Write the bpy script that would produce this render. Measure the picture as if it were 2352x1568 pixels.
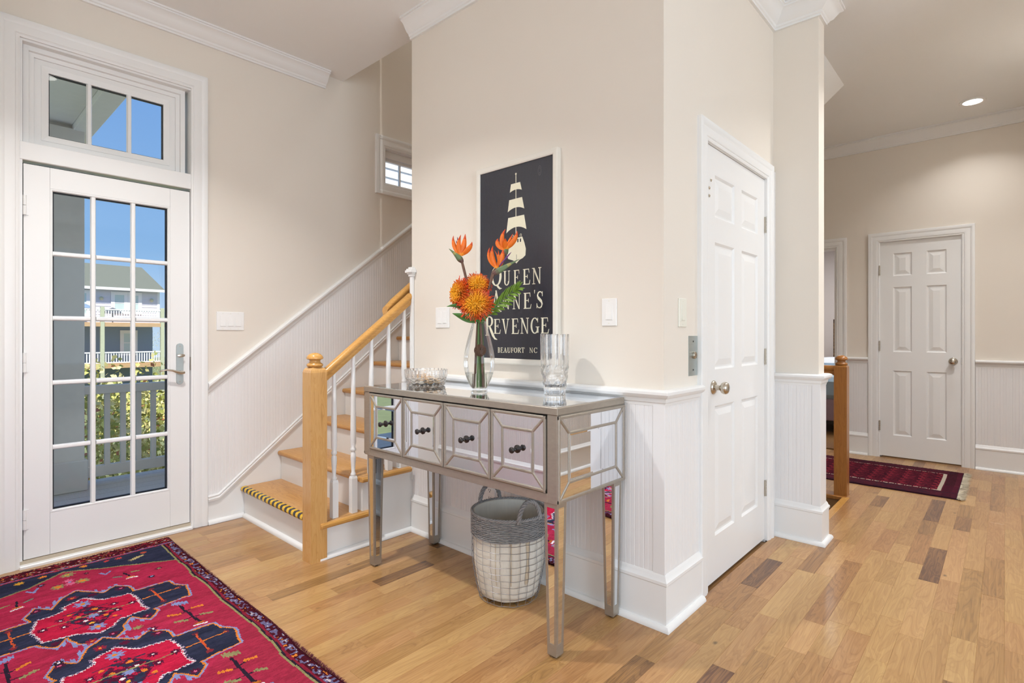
import bpy, bmesh, math, random
import numpy as np
from mathutils import Vector

random.seed(11)
rng = np.random.default_rng(5)
for _o in list(bpy.data.objects):
    bpy.data.objects.remove(_o)
SC = bpy.context.scene
COL = SC.collection
PI = math.pi


def srgb(r, g, b):
    def c(v):
        v /= 255.0
        return v / 12.92 if v <= .04045 else ((v + .055) / 1.055) ** 2.4
    return (c(r), c(g), c(b))


# ------------------------------------------------------------------ camera
EYE = 1.17
YAW = math.atan(1134 / 1243.0)          # view direction, measured from +X towards +Y
FW = Vector((math.cos(YAW), math.sin(YAW), 0))
RT = Vector((math.sin(YAW), -math.cos(YAW), 0))
cd = bpy.data.cameras.new('camera')
cd.sensor_width = 36.0
cd.lens = 36.0 * 1243 / 2352
cd.shift_y = -16 / 2352
cd.clip_start = .02
cd.clip_end = 400
cam = bpy.data.objects.new('camera', cd)
cam.location = (0, 0, EYE)
cam.rotation_euler = (PI / 2, 0, YAW - PI / 2)
COL.objects.link(cam)
SC.camera = cam

# ------------------------------------------------------------------ world
W = bpy.data.worlds.new('sky')
SC.world = W
W.use_nodes = True
_n = W.node_tree.nodes
_l = W.node_tree.links
_n.clear()
_tc = _n.new('ShaderNodeTexCoord')
_sp = _n.new('ShaderNodeSeparateXYZ')
_rp = _n.new('ShaderNodeValToRGB')
_bg = _n.new('ShaderNodeBackground')
_ow = _n.new('ShaderNodeOutputWorld')
_rp.color_ramp.elements[0].position = .0
_rp.color_ramp.elements[0].color = (*srgb(196, 220, 244), 1)
_rp.color_ramp.elements[1].position = .55
_rp.color_ramp.elements[1].color = (*srgb(100, 152, 226), 1)
_e = _rp.color_ramp.elements.new(.13)
_e.color = (*srgb(142, 188, 236), 1)
_bg.inputs['Strength'].default_value = 1.0
_l.new(_tc.outputs['Generated'], _sp.inputs[0])
_l.new(_sp.outputs['Z'], _rp.inputs[0])
_l.new(_rp.outputs[0], _bg.inputs['Color'])
_l.new(_bg.outputs[0], _ow.inputs['Surface'])

# ------------------------------------------------------------------ sun, window daylight, exposure


def light(name, kind, loc, rot, energy, color, **kw):
    d = bpy.data.lights.new(name, kind)
    d.energy = energy
    d.color = color
    for k, v in kw.items():
        setattr(d, k, v)
    o = bpy.data.objects.new(name, d)
    o.location = loc
    o.rotation_euler = rot
    COL.objects.link(o)
    return o


_sd = Vector((.25, .75, -1.25))
light('sun', 'SUN', (0, 0, 20), _sd.to_track_quat('-Z', 'Y').to_euler(), 6.5, (1, .96, .9), angle=.01)
# daylight through the living room windows behind the camera
DAY = (.75, .87, 1.0)
light('window_daylight', 'AREA', (-4.93, -.2, 1.65), (PI / 2 + .3, 0, -PI / 2), 36, DAY, shape='RECTANGLE', size=2.6, size_y=2.0)
light('window_daylight', 'AREA', (-4.93, -3.0, 1.65), (PI / 2 + .3, 0, -PI / 2), 30, DAY, shape='RECTANGLE', size=1.8, size_y=2.0)
light('window_daylight', 'AREA', (-.3, -4.43, 1.65), (PI / 2 + .3, 0, 0), 165, DAY, shape='RECTANGLE', size=3.0, size_y=2.0)
light('window_daylight', 'AREA', (2.3, -4.43, 1.65), (PI / 2 + .3, 0, 0), 12, DAY, shape='RECTANGLE', size=1.6, size_y=2.0)
light('bedroom_fill', 'AREA', (8.1, 1.6, 2.57), (0, 0, 0), 48, (1, .98, .97), shape='RECTANGLE', size=1.2, size_y=1.2)  # added fill that brightens the bedroom; no fitting is modelled for it

SC.view_settings.view_transform = 'Standard'
SC.view_settings.look = 'None'
SC.view_settings.gamma = 1.0
SC.view_settings.use_curve_mapping = False
SC.view_settings.exposure = -0.04

# ------------------------------------------------------------------ materials
M = {}


def nodes(name):
    m = bpy.data.materials.new(name)
    m.use_nodes = True
    nt = m.node_tree
    return m, nt, nt.nodes['Principled BSDF']


def paint(name, col, rough=.5, var=.04, scale=6.0, bump=0.0, bscale=200, metal=0.0, coat=0.0, stretch=None, spec=None):
    """A paint/metal/cloth with a faint procedural unevenness."""
    m, nt, b = nodes(name)
    N, L = nt.nodes, nt.links
    geo = N.new('ShaderNodeNewGeometry')
    mp = N.new('ShaderNodeMapping')
    if stretch:
        mp.inputs['Scale'].default_value = stretch
    L.new(geo.outputs['Position'], mp.inputs[0])
    no = N.new('ShaderNodeTexNoise')
    no.inputs['Scale'].default_value = scale
    no.inputs['Detail'].default_value = 4
    L.new(mp.outputs[0], no.inputs['Vector'])
    mix = N.new('ShaderNodeMix')
    mix.data_type = 'RGBA'
    mix.inputs['A'].default_value = (*[max(0, c * (1 - var)) for c in col], 1)
    mix.inputs['B'].default_value = (*[min(1, c * (1 + var)) for c in col], 1)
    L.new(no.outputs['Fac'], mix.inputs['Factor'])
    L.new(mix.outputs['Result'], b.inputs['Base Color'])
    b.inputs['Roughness'].default_value = rough
    b.inputs['Metallic'].default_value = metal
    b.inputs['Coat Weight'].default_value = coat
    if spec is not None:
        b.inputs['Specular IOR Level'].default_value = spec
    if bump:
        n2 = N.new('ShaderNodeTexNoise')
        n2.inputs['Scale'].default_value = bscale
        n2.inputs['Detail'].default_value = 3
        L.new(mp.outputs[0], n2.inputs['Vector'])
        bp = N.new('ShaderNodeBump')
        bp.inputs['Strength'].default_value = bump
        bp.inputs['Distance'].default_value = .002
        L.new(n2.outputs['Fac'], bp.inputs['Height'])
        L.new(bp.outputs[0], b.inputs['Normal'])
    M[name] = m
    return m


def attr_mat(name, rough=.9, bump=.5, bscale=420, sheen=0.0, var=.25, attr='Col', nscale=180, spec=.2):
    """Colour comes from the dyed/printed pattern stored on the mesh."""
    m, nt, b = nodes(name)
    N, L = nt.nodes, nt.links
    a = N.new('ShaderNodeAttribute')
    a.attribute_name = attr
    geo = N.new('ShaderNodeNewGeometry')
    no = N.new('ShaderNodeTexNoise')
    no.inputs['Scale'].default_value = nscale
    no.inputs['Detail'].default_value = 3
    L.new(geo.outputs['Position'], no.inputs['Vector'])
    mr = N.new('ShaderNodeMapRange')
    mr.inputs['To Min'].default_value = 1 - var
    mr.inputs['To Max'].default_value = 1 + var
    L.new(no.outputs['Fac'], mr.inputs['Value'])
    mu = N.new('ShaderNodeMix')
    mu.data_type = 'RGBA'
    mu.blend_type = 'MULTIPLY'
    mu.inputs['Factor'].default_value = 1
    L.new(a.outputs['Color'], mu.inputs['A'])
    L.new(mr.outputs[0], mu.inputs['B'])
    L.new(mu.outputs['Result'], b.inputs['Base Color'])
    b.inputs['Roughness'].default_value = rough
    b.inputs['Specular IOR Level'].default_value = spec
    b.inputs['Sheen Weight'].default_value = sheen
    if bump:
        n2 = N.new('ShaderNodeTexNoise')
        n2.inputs['Scale'].default_value = bscale
        L.new(geo.outputs['Position'], n2.inputs['Vector'])
        bp = N.new('ShaderNodeBump')
        bp.inputs['Strength'].default_value = bump
        bp.inputs['Distance'].default_value = .003
        L.new(n2.outputs['Fac'], bp.inputs['Height'])
        L.new(bp.outputs[0], b.inputs['Normal'])
    M[name] = m
    return m


def wood(name, dark, mid, lite, axis='x', rough=.3, attr=None, freq=1.0, coat=.15):
    """Oak: long streaks with cathedral figure along one axis; attr 'pl' gives each board its own tone."""
    m, nt, b = nodes(name)
    N, L = nt.nodes, nt.links
    geo = N.new('ShaderNodeNewGeometry')
    vec = geo.outputs['Position']
    if attr:
        at = N.new('ShaderNodeAttribute')
        at.attribute_name = attr
        sc = N.new('ShaderNodeVectorMath')
        sc.operation = 'SCALE'
        sc.inputs['Scale'].default_value = 37.0
        L.new(at.outputs['Vector'], sc.inputs[0])
        ad = N.new('ShaderNodeVectorMath')
        ad.operation = 'ADD'
        L.new(vec, ad.inputs[0])
        L.new(sc.outputs[0], ad.inputs[1])
        vec = ad.outputs[0]
        spa = N.new('ShaderNodeSeparateXYZ')
        L.new(at.outputs['Vector'], spa.inputs[0])
    s = {'x': (1.3, 9, 9), 'y': (9, 1.3, 9), 'z': (9, 9, 1.3)}[axis]
    mp = N.new('ShaderNodeMapping')
    mp.inputs['Scale'].default_value = s
    L.new(vec, mp.inputs[0])
    n1 = N.new('ShaderNodeTexNoise')
    n1.inputs['Scale'].default_value = 1.5 * freq
    n1.inputs['Detail'].default_value = 2
    n1.inputs['Distortion'].default_value = .5
    L.new(mp.outputs[0], n1.inputs['Vector'])
    # growth rings: a sine over the distorted field
    mu = N.new('ShaderNodeMath')
    mu.operation = 'MULTIPLY'
    mu.inputs[1].default_value = 60
    L.new(n1.outputs['Fac'], mu.inputs[0])
    sn = N.new('ShaderNodeMath')
    sn.operation = 'SINE'
    L.new(mu.outputs[0], sn.inputs[0])
    rg = N.new('ShaderNodeMapRange')
    rg.inputs['From Min'].default_value = -1
    L.new(sn.outputs[0], rg.inputs['Value'])
    s2 = {'x': (3, 130, 130), 'y': (130, 3, 130), 'z': (130, 130, 3)}[axis]
    mp2 = N.new('ShaderNodeMapping')
    mp2.inputs['Scale'].default_value = s2
    L.new(vec, mp2.inputs[0])
    n2 = N.new('ShaderNodeTexNoise')
    n2.inputs['Scale'].default_value = 1.6
    n2.inputs['Detail'].default_value = 5
    L.new(mp2.outputs[0], n2.inputs['Vector'])
    # combine: .5*streak + .3*rings (+ tone)
    a1 = N.new('ShaderNodeMath')
    a1.operation = 'MULTIPLY_ADD'
    a1.inputs[1].default_value = .10
    L.new(rg.outputs[0], a1.inputs[0])
    a2 = N.new('ShaderNodeMath')
    a2.operation = 'MULTIPLY'
    a2.inputs[1].default_value = .46
    L.new(n2.outputs['Fac'], a2.inputs[0])
    L.new(a2.outputs[0], a1.inputs[2])
    n3 = N.new('ShaderNodeTexNoise')
    n3.inputs['Scale'].default_value = .55
    n3.inputs['Detail'].default_value = 3
    L.new(mp.outputs[0], n3.inputs['Vector'])
    a3 = N.new('ShaderNodeMath')
    a3.operation = 'MULTIPLY_ADD'
    a3.inputs[1].default_value = .45
    L.new(n3.outputs['Fac'], a3.inputs[0])
    L.new(a1.outputs[0], a3.inputs[2])
    # thin dark pores following the rings
    m5 = N.new('ShaderNodeMath')
    m5.operation = 'MULTIPLY'
    m5.inputs[1].default_value = 150
    L.new(n1.outputs['Fac'], m5.inputs[0])
    s5 = N.new('ShaderNodeMath')
    s5.operation = 'SINE'
    L.new(m5.outputs[0], s5.inputs[0])
    r5 = N.new('ShaderNodeMapRange')
    r5.inputs['From Min'].default_value = .35
    r5.inputs['To Max'].default_value = -.17
    L.new(s5.outputs[0], r5.inputs['Value'])
    m6 = N.new('ShaderNodeMath')
    m6.operation = 'MULTIPLY'
    L.new(r5.outputs[0], m6.inputs[0])
    L.new(n2.outputs['Fac'], m6.inputs[1])
    a5 = N.new('ShaderNodeMath')
    a5.operation = 'ADD'
    L.new(a3.outputs[0], a5.inputs[0])
    L.new(m6.outputs[0], a5.inputs[1])
    out = a5.outputs[0]
    if attr:
        a4 = N.new('ShaderNodeMath')
        a4.operation = 'ADD'
        L.new(out, a4.inputs[0])
        tr = N.new('ShaderNodeMapRange')
        tr.inputs['To Min'].default_value = -.30
        tr.inputs['To Max'].default_value = .22
        L.new(spa.outputs['X'], tr.inputs['Value'])
        L.new(tr.outputs[0], a4.inputs[1])
        out = a4.outputs[0]
    rp = N.new('ShaderNodeValToRGB')
    els = rp.color_ramp.elements
    els[0].position = .12
    els[0].color = (*dark, 1)
    els[1].position = .82
    els[1].color = (*lite, 1)
    e = els.new(.46)
    e.color = (*mid, 1)
    L.new(out, rp.inputs[0])
    colo = rp.outputs[0]
    if attr:
        hs = N.new('ShaderNodeHueSaturation')
        hr = N.new('ShaderNodeMapRange')
        hr.inputs['To Min'].default_value = .494
        hr.inputs['To Max'].default_value = .505
        L.new(spa.outputs['Y'], hr.inputs['Value'])
        L.new(hr.outputs[0], hs.inputs['Hue'])
        L.new(colo, hs.inputs['Color'])
        colo = hs.outputs[0]
        # knots
        vo = N.new('ShaderNodeTexVoronoi')
        vo.inputs['Scale'].default_value = 3.1
        mp3 = N.new('ShaderNodeMapping')
        mp3.inputs['Scale'].default_value = (.8, 1.4, 1)
        L.new(vec, mp3.inputs[0])
        L.new(mp3.outputs[0], vo.inputs['Vector'])
        kr = N.new('ShaderNodeMapRange')
        kr.inputs['From Min'].default_value = .012
        kr.inputs['From Max'].default_value = .045
        kr.inputs['To Min'].default_value = .32
        L.new(vo.outputs['Distance'], kr.inputs['Value'])
        mk = N.new('ShaderNodeMix')
        mk.data_type = 'RGBA'
        mk.blend_type = 'MULTIPLY'
        mk.inputs['Factor'].default_value = 1
        L.new(colo, mk.inputs['A'])
        L.new(kr.outputs[0], mk.inputs['B'])
        colo = mk.outputs['Result']
    L.new(colo, b.inputs['Base Color'])
    b.inputs['Roughness'].default_value = rough
    b.inputs['Coat Weight'].default_value = coat
    b.inputs['Coat Roughness'].default_value = .12
    bp = N.new('ShaderNodeBump')
    bp.inputs['Strength'].default_value = .12
    bp.inputs['Distance'].default_value = .001
    L.new(n2.outputs['Fac'], bp.inputs['Height'])
    L.new(bp.outputs[0], b.inputs['Normal'])
    M[name] = m
    return m


def thin_glass(name, tint=(1, 1, 1), ior=1.45, gain=1.0):
    m = bpy.data.materials.new(name)
    m.use_nodes = True
    N, L = m.node_tree.nodes, m.node_tree.links
    N.clear()
    fr = N.new('ShaderNodeFresnel')
    fr.inputs['IOR'].default_value = ior
    g = N.new('ShaderNodeMath')
    g.operation = 'MULTIPLY'
    g.inputs[1].default_value = gain
    t = N.new('ShaderNodeBsdfTransparent')
    t.inputs['Color'].default_value = (*tint, 1)
    gl = N.new('ShaderNodeBsdfGlossy')
    gl.inputs['Roughness'].default_value = 0.0
    gl.inputs['Color'].default_value = (1, 1, 1, 1)
    mx = N.new('ShaderNodeMixShader')
    ou = N.new('ShaderNodeOutputMaterial')
    L.new(fr.outputs[0], g.inputs[0])
    L.new(g.outputs[0], mx.inputs[0])
    L.new(t.outputs[0], mx.inputs[1])
    L.new(gl.outputs[0], mx.inputs[2])
    L.new(mx.outputs[0], ou.inputs['Surface'])
    M[name] = m
    return m


def solid_glass(name, ior=1.5, col=(1, 1, 1), clear=.35):
    """Cut glass: refracting, with part of the light passing straight so that it does not go black in shade."""
    m = bpy.data.materials.new(name)
    m.use_nodes = True
    N, L = m.node_tree.nodes, m.node_tree.links
    N.clear()
    g = N.new('ShaderNodeBsdfGlass')
    g.inputs['IOR'].default_value = ior
    g.inputs['Roughness'].default_value = 0
    g.inputs['Color'].default_value = (*col, 1)
    t = N.new('ShaderNodeBsdfTransparent')
    mx = N.new('ShaderNodeMixShader')
    mx.inputs[0].default_value = clear
    ou = N.new('ShaderNodeOutputMaterial')
    L.new(g.outputs[0], mx.inputs[1])
    L.new(t.outputs[0], mx.inputs[2])
    L.new(mx.outputs[0], ou.inputs['Surface'])
    M[name] = m
    return m


def emit(name, col, s):
    m = bpy.data.materials.new(name)
    m.use_nodes = True
    N, L = m.node_tree.nodes, m.node_tree.links
    N.clear()
    e = N.new('ShaderNodeEmission')
    e.inputs['Color'].default_value = (*col, 1)
    e.inputs['Strength'].default_value = s
    ou = N.new('ShaderNodeOutputMaterial')
    L.new(e.outputs[0], ou.inputs['Surface'])
    M[name] = m
    return m


paint('wall_paint', srgb(231, 222, 209), .75, .012, 3, .06, 500)
paint('trim_white', srgb(238, 237, 234), .34, .008, 4)
paint('bead_white', srgb(236, 234, 232), .38, .008, 4)
paint('ceiling_paint', srgb(243, 243, 241), .85, .01, 3, .05, 500)
paint('bedroom_paint', srgb(228, 221, 218), .8, .012, 3)
wood('oak_floor', srgb(94, 62, 38), srgb(162, 119, 71), srgb(194, 153, 100), 'x', .3, attr='pl')
wood('oak_floor_far', srgb(128, 92, 58), srgb(158, 118, 74), srgb(176, 138, 92), 'x', .32)
wood('oak_tread', srgb(140, 92, 46), srgb(196, 142, 76), srgb(216, 168, 104), 'y', .3, freq=1.4)
wood('oak_post', srgb(158, 110, 58), srgb(208, 158, 94), srgb(222, 178, 118), 'z', .25, freq=1.4)
wood('oak_rail', srgb(146, 98, 44), srgb(202, 148, 76), srgb(222, 172, 102), 'x', .25, freq=1.4)
wood('oak_hall', srgb(112, 66, 26), srgb(160, 104, 46), srgb(180, 122, 60), 'z', .3, freq=1.4)
thin_glass('window_glass', (.97, .985, .99), 1.45, .8)
thin_glass('vase_glass', (.985, .99, .985), 1.4, .6)
solid_glass('crystal_glass', 1.5, (1, 1, 1), .15)
solid_glass('water_clear', 1.33, (.97, .985, .97), .35)
paint('mirror_silver', (.86, .90, .955), .015, .004, 2, metal=1.0)
paint('champagne_leaf', srgb(168, 160, 148), .36, .10, 38, .05, 300, metal=.6, stretch=(1, 1, 2.5))
paint('bronze_dark', srgb(62, 58, 56), .35, .35, 160, metal=.7)
paint('nickel', srgb(196, 188, 174), .24, .06, 60, metal=1.0)
paint('hinge_metal', srgb(190, 182, 168), .3, .1, 60, metal=.9)
paint('steel_brushed', srgb(186, 194, 192), .38, .07, 14, metal=.8, stretch=(1, 1, 30))
paint('switch_white', srgb(240, 238, 234), .3, .004, 4)
paint('switch_cream', srgb(232, 230, 216), .35, .004, 4)
paint('slot_dark', srgb(40, 36, 34), .6, .1, 50)
paint('gap_black', srgb(30, 30, 36), .6, .1, 20)
paint('threshold_tan', srgb(190, 176, 154), .5, .08, 30)
paint('sign_navy', srgb(16, 20, 38), .32, .6, 5, .35, 40, stretch=(60, 60, 2))
M['sign_navy'].node_tree.nodes['Principled BSDF'].inputs['Coat Weight'].default_value = .6
M['sign_navy'].node_tree.nodes['Principled BSDF'].inputs['Coat Roughness'].default_value = .22
M['sign_navy'].node_tree.nodes['Principled BSDF'].inputs['Coat IOR'].default_value = 1.55
paint('sign_cream', srgb(232, 226, 200), .5, .05, 40)
paint('sign_frame', srgb(230, 224, 212), .45, .03, 30)
paint('sign_knot', srgb(92, 88, 90), .5, .1, 60)
paint('linen', srgb(226, 220, 206), .9, .09, 14, .4, 600, stretch=(6, 6, 1))
paint('linen_stain', srgb(200, 184, 158), .9, .12, 30, stretch=(6, 6, 1))
paint('willow', srgb(150, 148, 146), .6, .45, 90, .3, 300)
paint('wire_grey', srgb(146, 146, 150), .42, .12, 60, metal=.6)
paint('rattan_brown', srgb(96, 62, 40), .7, .35, 200)
paint('stem_brown', srgb(104, 74, 58), .6, .25, 60)
paint('stem_green', srgb(82, 112, 56), .55, .25, 60)
paint('leaf_green', srgb(68, 116, 44), .45, .3, 50)
paint('fern_green', srgb(104, 134, 38), .5, .28, 60)
paint('shell_tan', srgb(214, 176, 128), .5, .25, 90)
paint('shell_white', srgb(234, 224, 206), .5, .1, 90)
attr_mat('petal', .45, .15, 300, .0, .12, nscale=90, spec=.4)
attr_mat('rug_pile', 1.0, .9, 520, .0, .38, nscale=330, spec=.05)
attr_mat('tape_print', .25, 0, nscale=50, var=.05, spec=.5)
paint('rug_fuzz', srgb(92, 32, 44), .95, .5, 200)
paint('fringe_cream', srgb(206, 194, 170), .95, .2, 120)
paint('lamp_trim', srgb(240, 238, 234), .4, .01, 5)
emit('lamp_lens', (1, .96, .9), 14)
# outdoors
paint('porch_grey', srgb(214, 206, 194), .7, .05, 20)
paint('deck_grey', srgb(206, 196, 184), .75, .14, 10, stretch=(14, 2, 2))
paint('soffit_grey', srgb(246, 240, 230), .7, .04, 14)
paint('siding_pale', srgb(222, 218, 224), .7, .03, 4)
paint('siding_shaded', srgb(126, 144, 162), .7, .04, 4)  # bluer, darker siding: shade under the deck put into the colour
paint('shingle', srgb(108, 110, 96), .9, .3, 9, stretch=(1, 4, 4))
paint('house_white', srgb(244, 242, 240), .5, .02, 6)
paint('house_glass', srgb(198, 216, 210), .12, .12, 1.0)
paint('timber_weathered', srgb(190, 192, 160), .8, .15, 12)
paint('timber_tan', srgb(196, 160, 116), .8, .18, 5)
paint('canvas_dark', srgb(72, 74, 80), .9, .1, 6)
paint('canvas_blue', srgb(126, 146, 166), .9, .1, 6)
attr_mat('hedge_leaf', .6, 0, nscale=5, var=.3)
paint('ground_grass', srgb(120, 126, 80), .95, .3, 2)
# bedroom
paint('quilt_blue', srgb(160, 184, 202), .9, .1, 18)
paint('bedskirt_mauve', srgb(164, 142, 156), .9, .06, 20)
paint('pillow_white', srgb(222, 228, 236), .9, .05, 20)
paint('weave_brown', srgb(112, 86, 60), .8, .6, 60)
paint('weave_dark', srgb(60, 42, 30), .8, .4, 60)


# ------------------------------------------------------------------ mesh helpers
ORG = {}


class MB:
    def __init__(s):
        s.v = []
        s.f = []
        s.c = []

    def add(s, vs, fs, col=None):
        n = len(s.v)
        s.v += [tuple(p) for p in vs]
        s.f += [tuple(i + n for i in f) for f in fs]
        s.c += [col] * len(fs)
        return s

    def box(s, x0, x1, y0, y1, z0, z1, col=None):
        vs = [(x, y, z) for z in (z0, z1) for y in (y0, y1) for x in (x0, x1)]
        return s.add(vs, [(0, 2, 3, 1), (4, 5, 7, 6), (0, 1, 5, 4), (2, 6, 7, 3), (0, 4, 6, 2), (1, 3, 7, 5)], col)

    def prism(s, poly, axis, a, b, col=None):
        def P(p, t):
            return {'x': (t, p[0], p[1]), 'y': (p[0], t, p[1]), 'z': (p[0], p[1], t)}[axis]
        n = len(poly)
        vs = [P(p, a) for p in poly] + [P(p, b) for p in poly]
        fs = [tuple(range(n)), tuple(range(2 * n - 1, n - 1, -1))]
        fs += [(i, n + i, n + (i + 1) % n, (i + 1) % n) for i in range(n)]
        return s.add(vs, fs, col)

    def lathe(s, prof, cx, cy, z0=0.0, seg=24, closed=False, rfun=None, col=None):
        """prof: (radius, height) pairs; rfun(i, theta, r) may modulate the radius."""
        vs = []
        for i, (r, z) in enumerate(prof):
            for k in range(seg):
                t = 2 * PI * k / seg
                rr = rfun(i, t, r) if rfun else r
                vs.append((cx + rr * math.cos(t), cy + rr * math.sin(t), z0 + z))
        fs = []
        m = len(prof)
        for i in range(m if closed else m - 1):
            j = (i + 1) % m
            for k in range(seg):
                k2 = (k + 1) % seg
                fs.append((i * seg + k, i * seg + k2, j * seg + k2, j * seg + k))
        if not closed:
            if prof[0][0] > 1e-5:
                fs.append(tuple(range(seg - 1, -1, -1)))
            if prof[-1][0] > 1e-5:
                fs.append(tuple((m - 1) * seg + k for k in range(seg)))
        return s.add(vs, fs, col)

    def tube(s, pts, rad, seg=6, closed=False, col=None, up=None):
        pts = [Vector(p) for p in pts]
        n = len(pts)
        if not hasattr(rad, '__len__'):
            rad = [rad] * n
        vs = []
        ref = Vector(up) if up else None
        for i, p in enumerate(pts):
            a = pts[(i - 1) % n] if (closed or i > 0) else p
            b = pts[(i + 1) % n] if (closed or i < n - 1) else p
            t = (b - a)
            t = t.normalized() if t.length > 1e-9 else Vector((0, 0, 1))
            if ref is None:
                ref = Vector((0, 0, 1)) if abs(t.z) < .9 else Vector((1, 0, 0))
            u = ref - t * ref.dot(t)
            if u.length < 1e-6:
                u = t.orthogonal()
            u.normalize()
            ref = u
            w = t.cross(u)
            for k in range(seg):
                an = 2 * PI * k / seg
                vs.append(p + (u * math.cos(an) + w * math.sin(an)) * rad[i])
        fs = []
        for i in range(n if closed else n - 1):
            j = (i + 1) % n
            for k in range(seg):
                k2 = (k + 1) % seg
                fs.append((i * seg + k, i * seg + k2, j * seg + k2, j * seg + k))
        if not closed:
            fs.append(tuple(range(seg - 1, -1, -1)))
            fs.append(tuple((n - 1) * seg + k for k in range(seg)))
        return s.add(vs, fs, col)

    def blade(s, pts, wid, thk, side, seg=8, cols=None):
        """A petal or leaf: a lens-shaped section swept along pts, flat across 'side'."""
        pts = [Vector(p) for p in pts]
        n = len(pts)
        side = Vector(side)
        vs = []
        for i, p in enumerate(pts):
            t = (pts[min(i + 1, n - 1)] - pts[max(i - 1, 0)]).normalized()
            u = side - t * side.dot(t)
            u.normalize()
            w = t.cross(u)
            for k in range(seg):
                an = 2 * PI * k / seg
                cu = math.cos(an)
                vs.append(p + u * wid[i] * cu + w * (thk[i] * math.sin(an) + wid[i] * .35 * cu * cu))
        n0 = len(s.v)
        s.v += [tuple(v) for v in vs]
        for i in range(n - 1):
            c = cols[i] if cols else None
            for k in range(seg):
                k2 = (k + 1) % seg
                s.f.append((n0 + i * seg + k, n0 + i * seg + k2, n0 + (i + 1) * seg + k2, n0 + (i + 1) * seg + k))
                s.c.append(c)
        s.f.append(tuple(n0 + k for k in range(seg - 1, -1, -1)))
        s.c.append(cols[0] if cols else None)
        s.f.append(tuple(n0 + (n - 1) * seg + k for k in range(seg)))
        s.c.append(cols[-1] if cols else None)
        return s

    def mold(s, path, prof, caps=True):
        """Sweep a closed (distance, height) profile along an XY path; distance goes to the right of travel."""
        P = [Vector((p[0], p[1])) for p in path]
        n = len(P)
        dirs = [(P[i + 1] - P[i]).normalized() for i in range(n - 1)]
        offs = []
        for i in range(n):
            if i == 0:
                d = dirs[0]
                offs.append(Vector((d.y, -d.x)))
            elif i == n - 1:
                d = dirs[-1]
                offs.append(Vector((d.y, -d.x)))
            else:
                a = Vector((dirs[i - 1].y, -dirs[i - 1].x))
                b = Vector((dirs[i].y, -dirs[i].x))
                m = a + b
                offs.append(m / (1 + a.dot(b)))
        zs = [p[2] if len(p) > 2 else 0 for p in path]
        k = len(prof)
        vs = []
        for i in range(n):
            for d, z in prof:
                q = P[i] + offs[i] * d
                vs.append((q.x, q.y, z + zs[i]))
        fs = []
        for i in range(n - 1):
            for j in range(k):
                j2 = (j + 1) % k
                fs.append((i * k + j, i * k + j2, (i + 1) * k + j2, (i + 1) * k + j))
        if caps:
            fs.append(tuple(range(k - 1, -1, -1)))
            fs.append(tuple((n - 1) * k + j for j in range(k)))
        return s.add(vs, fs)

    def frame(s, axis, plane, sgn, a0, a1, z0, z1, prof, closed=False):
        """Mitred casing round an opening a0..a1 x z0..z1; prof: (outward, projection) pairs, closed section."""
        def P(a, z, v):
            return (a, plane + sgn * v, z) if axis == 'y' else (plane + sgn * v, a, z)
        k = len(prof)
        ring = []
        for u, v in prof:
            if closed:
                ring.append([P(a0 - u, z0 - u, v), P(a0 - u, z1 + u, v), P(a1 + u, z1 + u, v), P(a1 + u, z0 - u, v)])
            else:
                ring.append([P(a0 - u, z0, v), P(a0 - u, z1 + u, v), P(a1 + u, z1 + u, v), P(a1 + u, z0, v)])
        vs = [ring[j][i] for i in range(4) for j in range(k)]
        fs = []
        for i in range(4 if closed else 3):
            i2 = (i + 1) % 4
            for j in range(k):
                j2 = (j + 1) % k
                fs.append((i * k + j, i * k + j2, i2 * k + j2, i2 * k + j))
        if not closed:
            fs.append(tuple(range(k)))
            fs.append(tuple(3 * k + j for j in range(k - 1, -1, -1)))
        return s.add(vs, fs)

    def build(s, name, mat, parent=None, smooth=False, bevel=0.0, angle=35, recalc=True, attr=None, origin=None):
        me = bpy.data.meshes.new(name)
        vs = s.v
        if parent is not None:
            o0 = ORG[parent.name]
        elif origin is not None:
            o0 = Vector(origin)
        else:
            a = np.array(vs)
            o0 = Vector(((a[:, 0].min() + a[:, 0].max()) / 2, (a[:, 1].min() + a[:, 1].max()) / 2, a[:, 2].min()))
        me.from_pydata([(p[0] - o0.x, p[1] - o0.y, p[2] - o0.z) for p in vs], [], s.f)
        if attr:
            at = me.attributes.new(attr, 'FLOAT_COLOR', 'FACE')
            buf = []
            for c in s.c:
                c = c or (.5, .5, .5)
                buf += [c[0], c[1], c[2], 1.0]
            at.data.foreach_set('color', buf)
        if recalc or bevel:
            bm = bmesh.new()
            bm.from_mesh(me)
            if bevel:
                bmesh.ops.bevel(bm, geom=list(bm.edges), offset=bevel, segments=1, affect='EDGES', clamp_overlap=True)
            if recalc:
                bmesh.ops.recalc_face_normals(bm, faces=bm.faces)
            bm.to_mesh(me)
            bm.free()
        me.materials.append(M[mat] if isinstance(mat, str) else mat)
        if smooth:
            me.polygons.foreach_set('use_smooth', [True] * len(me.polygons))
            me.set_sharp_from_angle(angle=math.radians(angle))
        o = bpy.data.objects.new(name, me)
        COL.objects.link(o)
        if parent is not None:
            o.parent = parent
        else:
            o.location = o0
        ORG[o.name] = o0.copy()
        return o


def tag(o, label=None, cat=None, group=None, kind=None):
    if label:
        o['label'] = label
    if cat:
        o['category'] = cat
    if group:
        o['group'] = group
    if kind:
        o['kind'] = kind
    return o


def thing(name, label, cat, loc, group=None, kind=None):
    o = bpy.data.objects.new(name, None)
    o.empty_display_size = .05
    o.location = loc
    COL.objects.link(o)
    ORG[o.name] = Vector(loc)
    return tag(o, label, cat, group, kind)


def struct(mb, name, mat, label, cat, **kw):
    return tag(mb.build(name, mat, None, **kw), label, cat, kind='structure')


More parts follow.
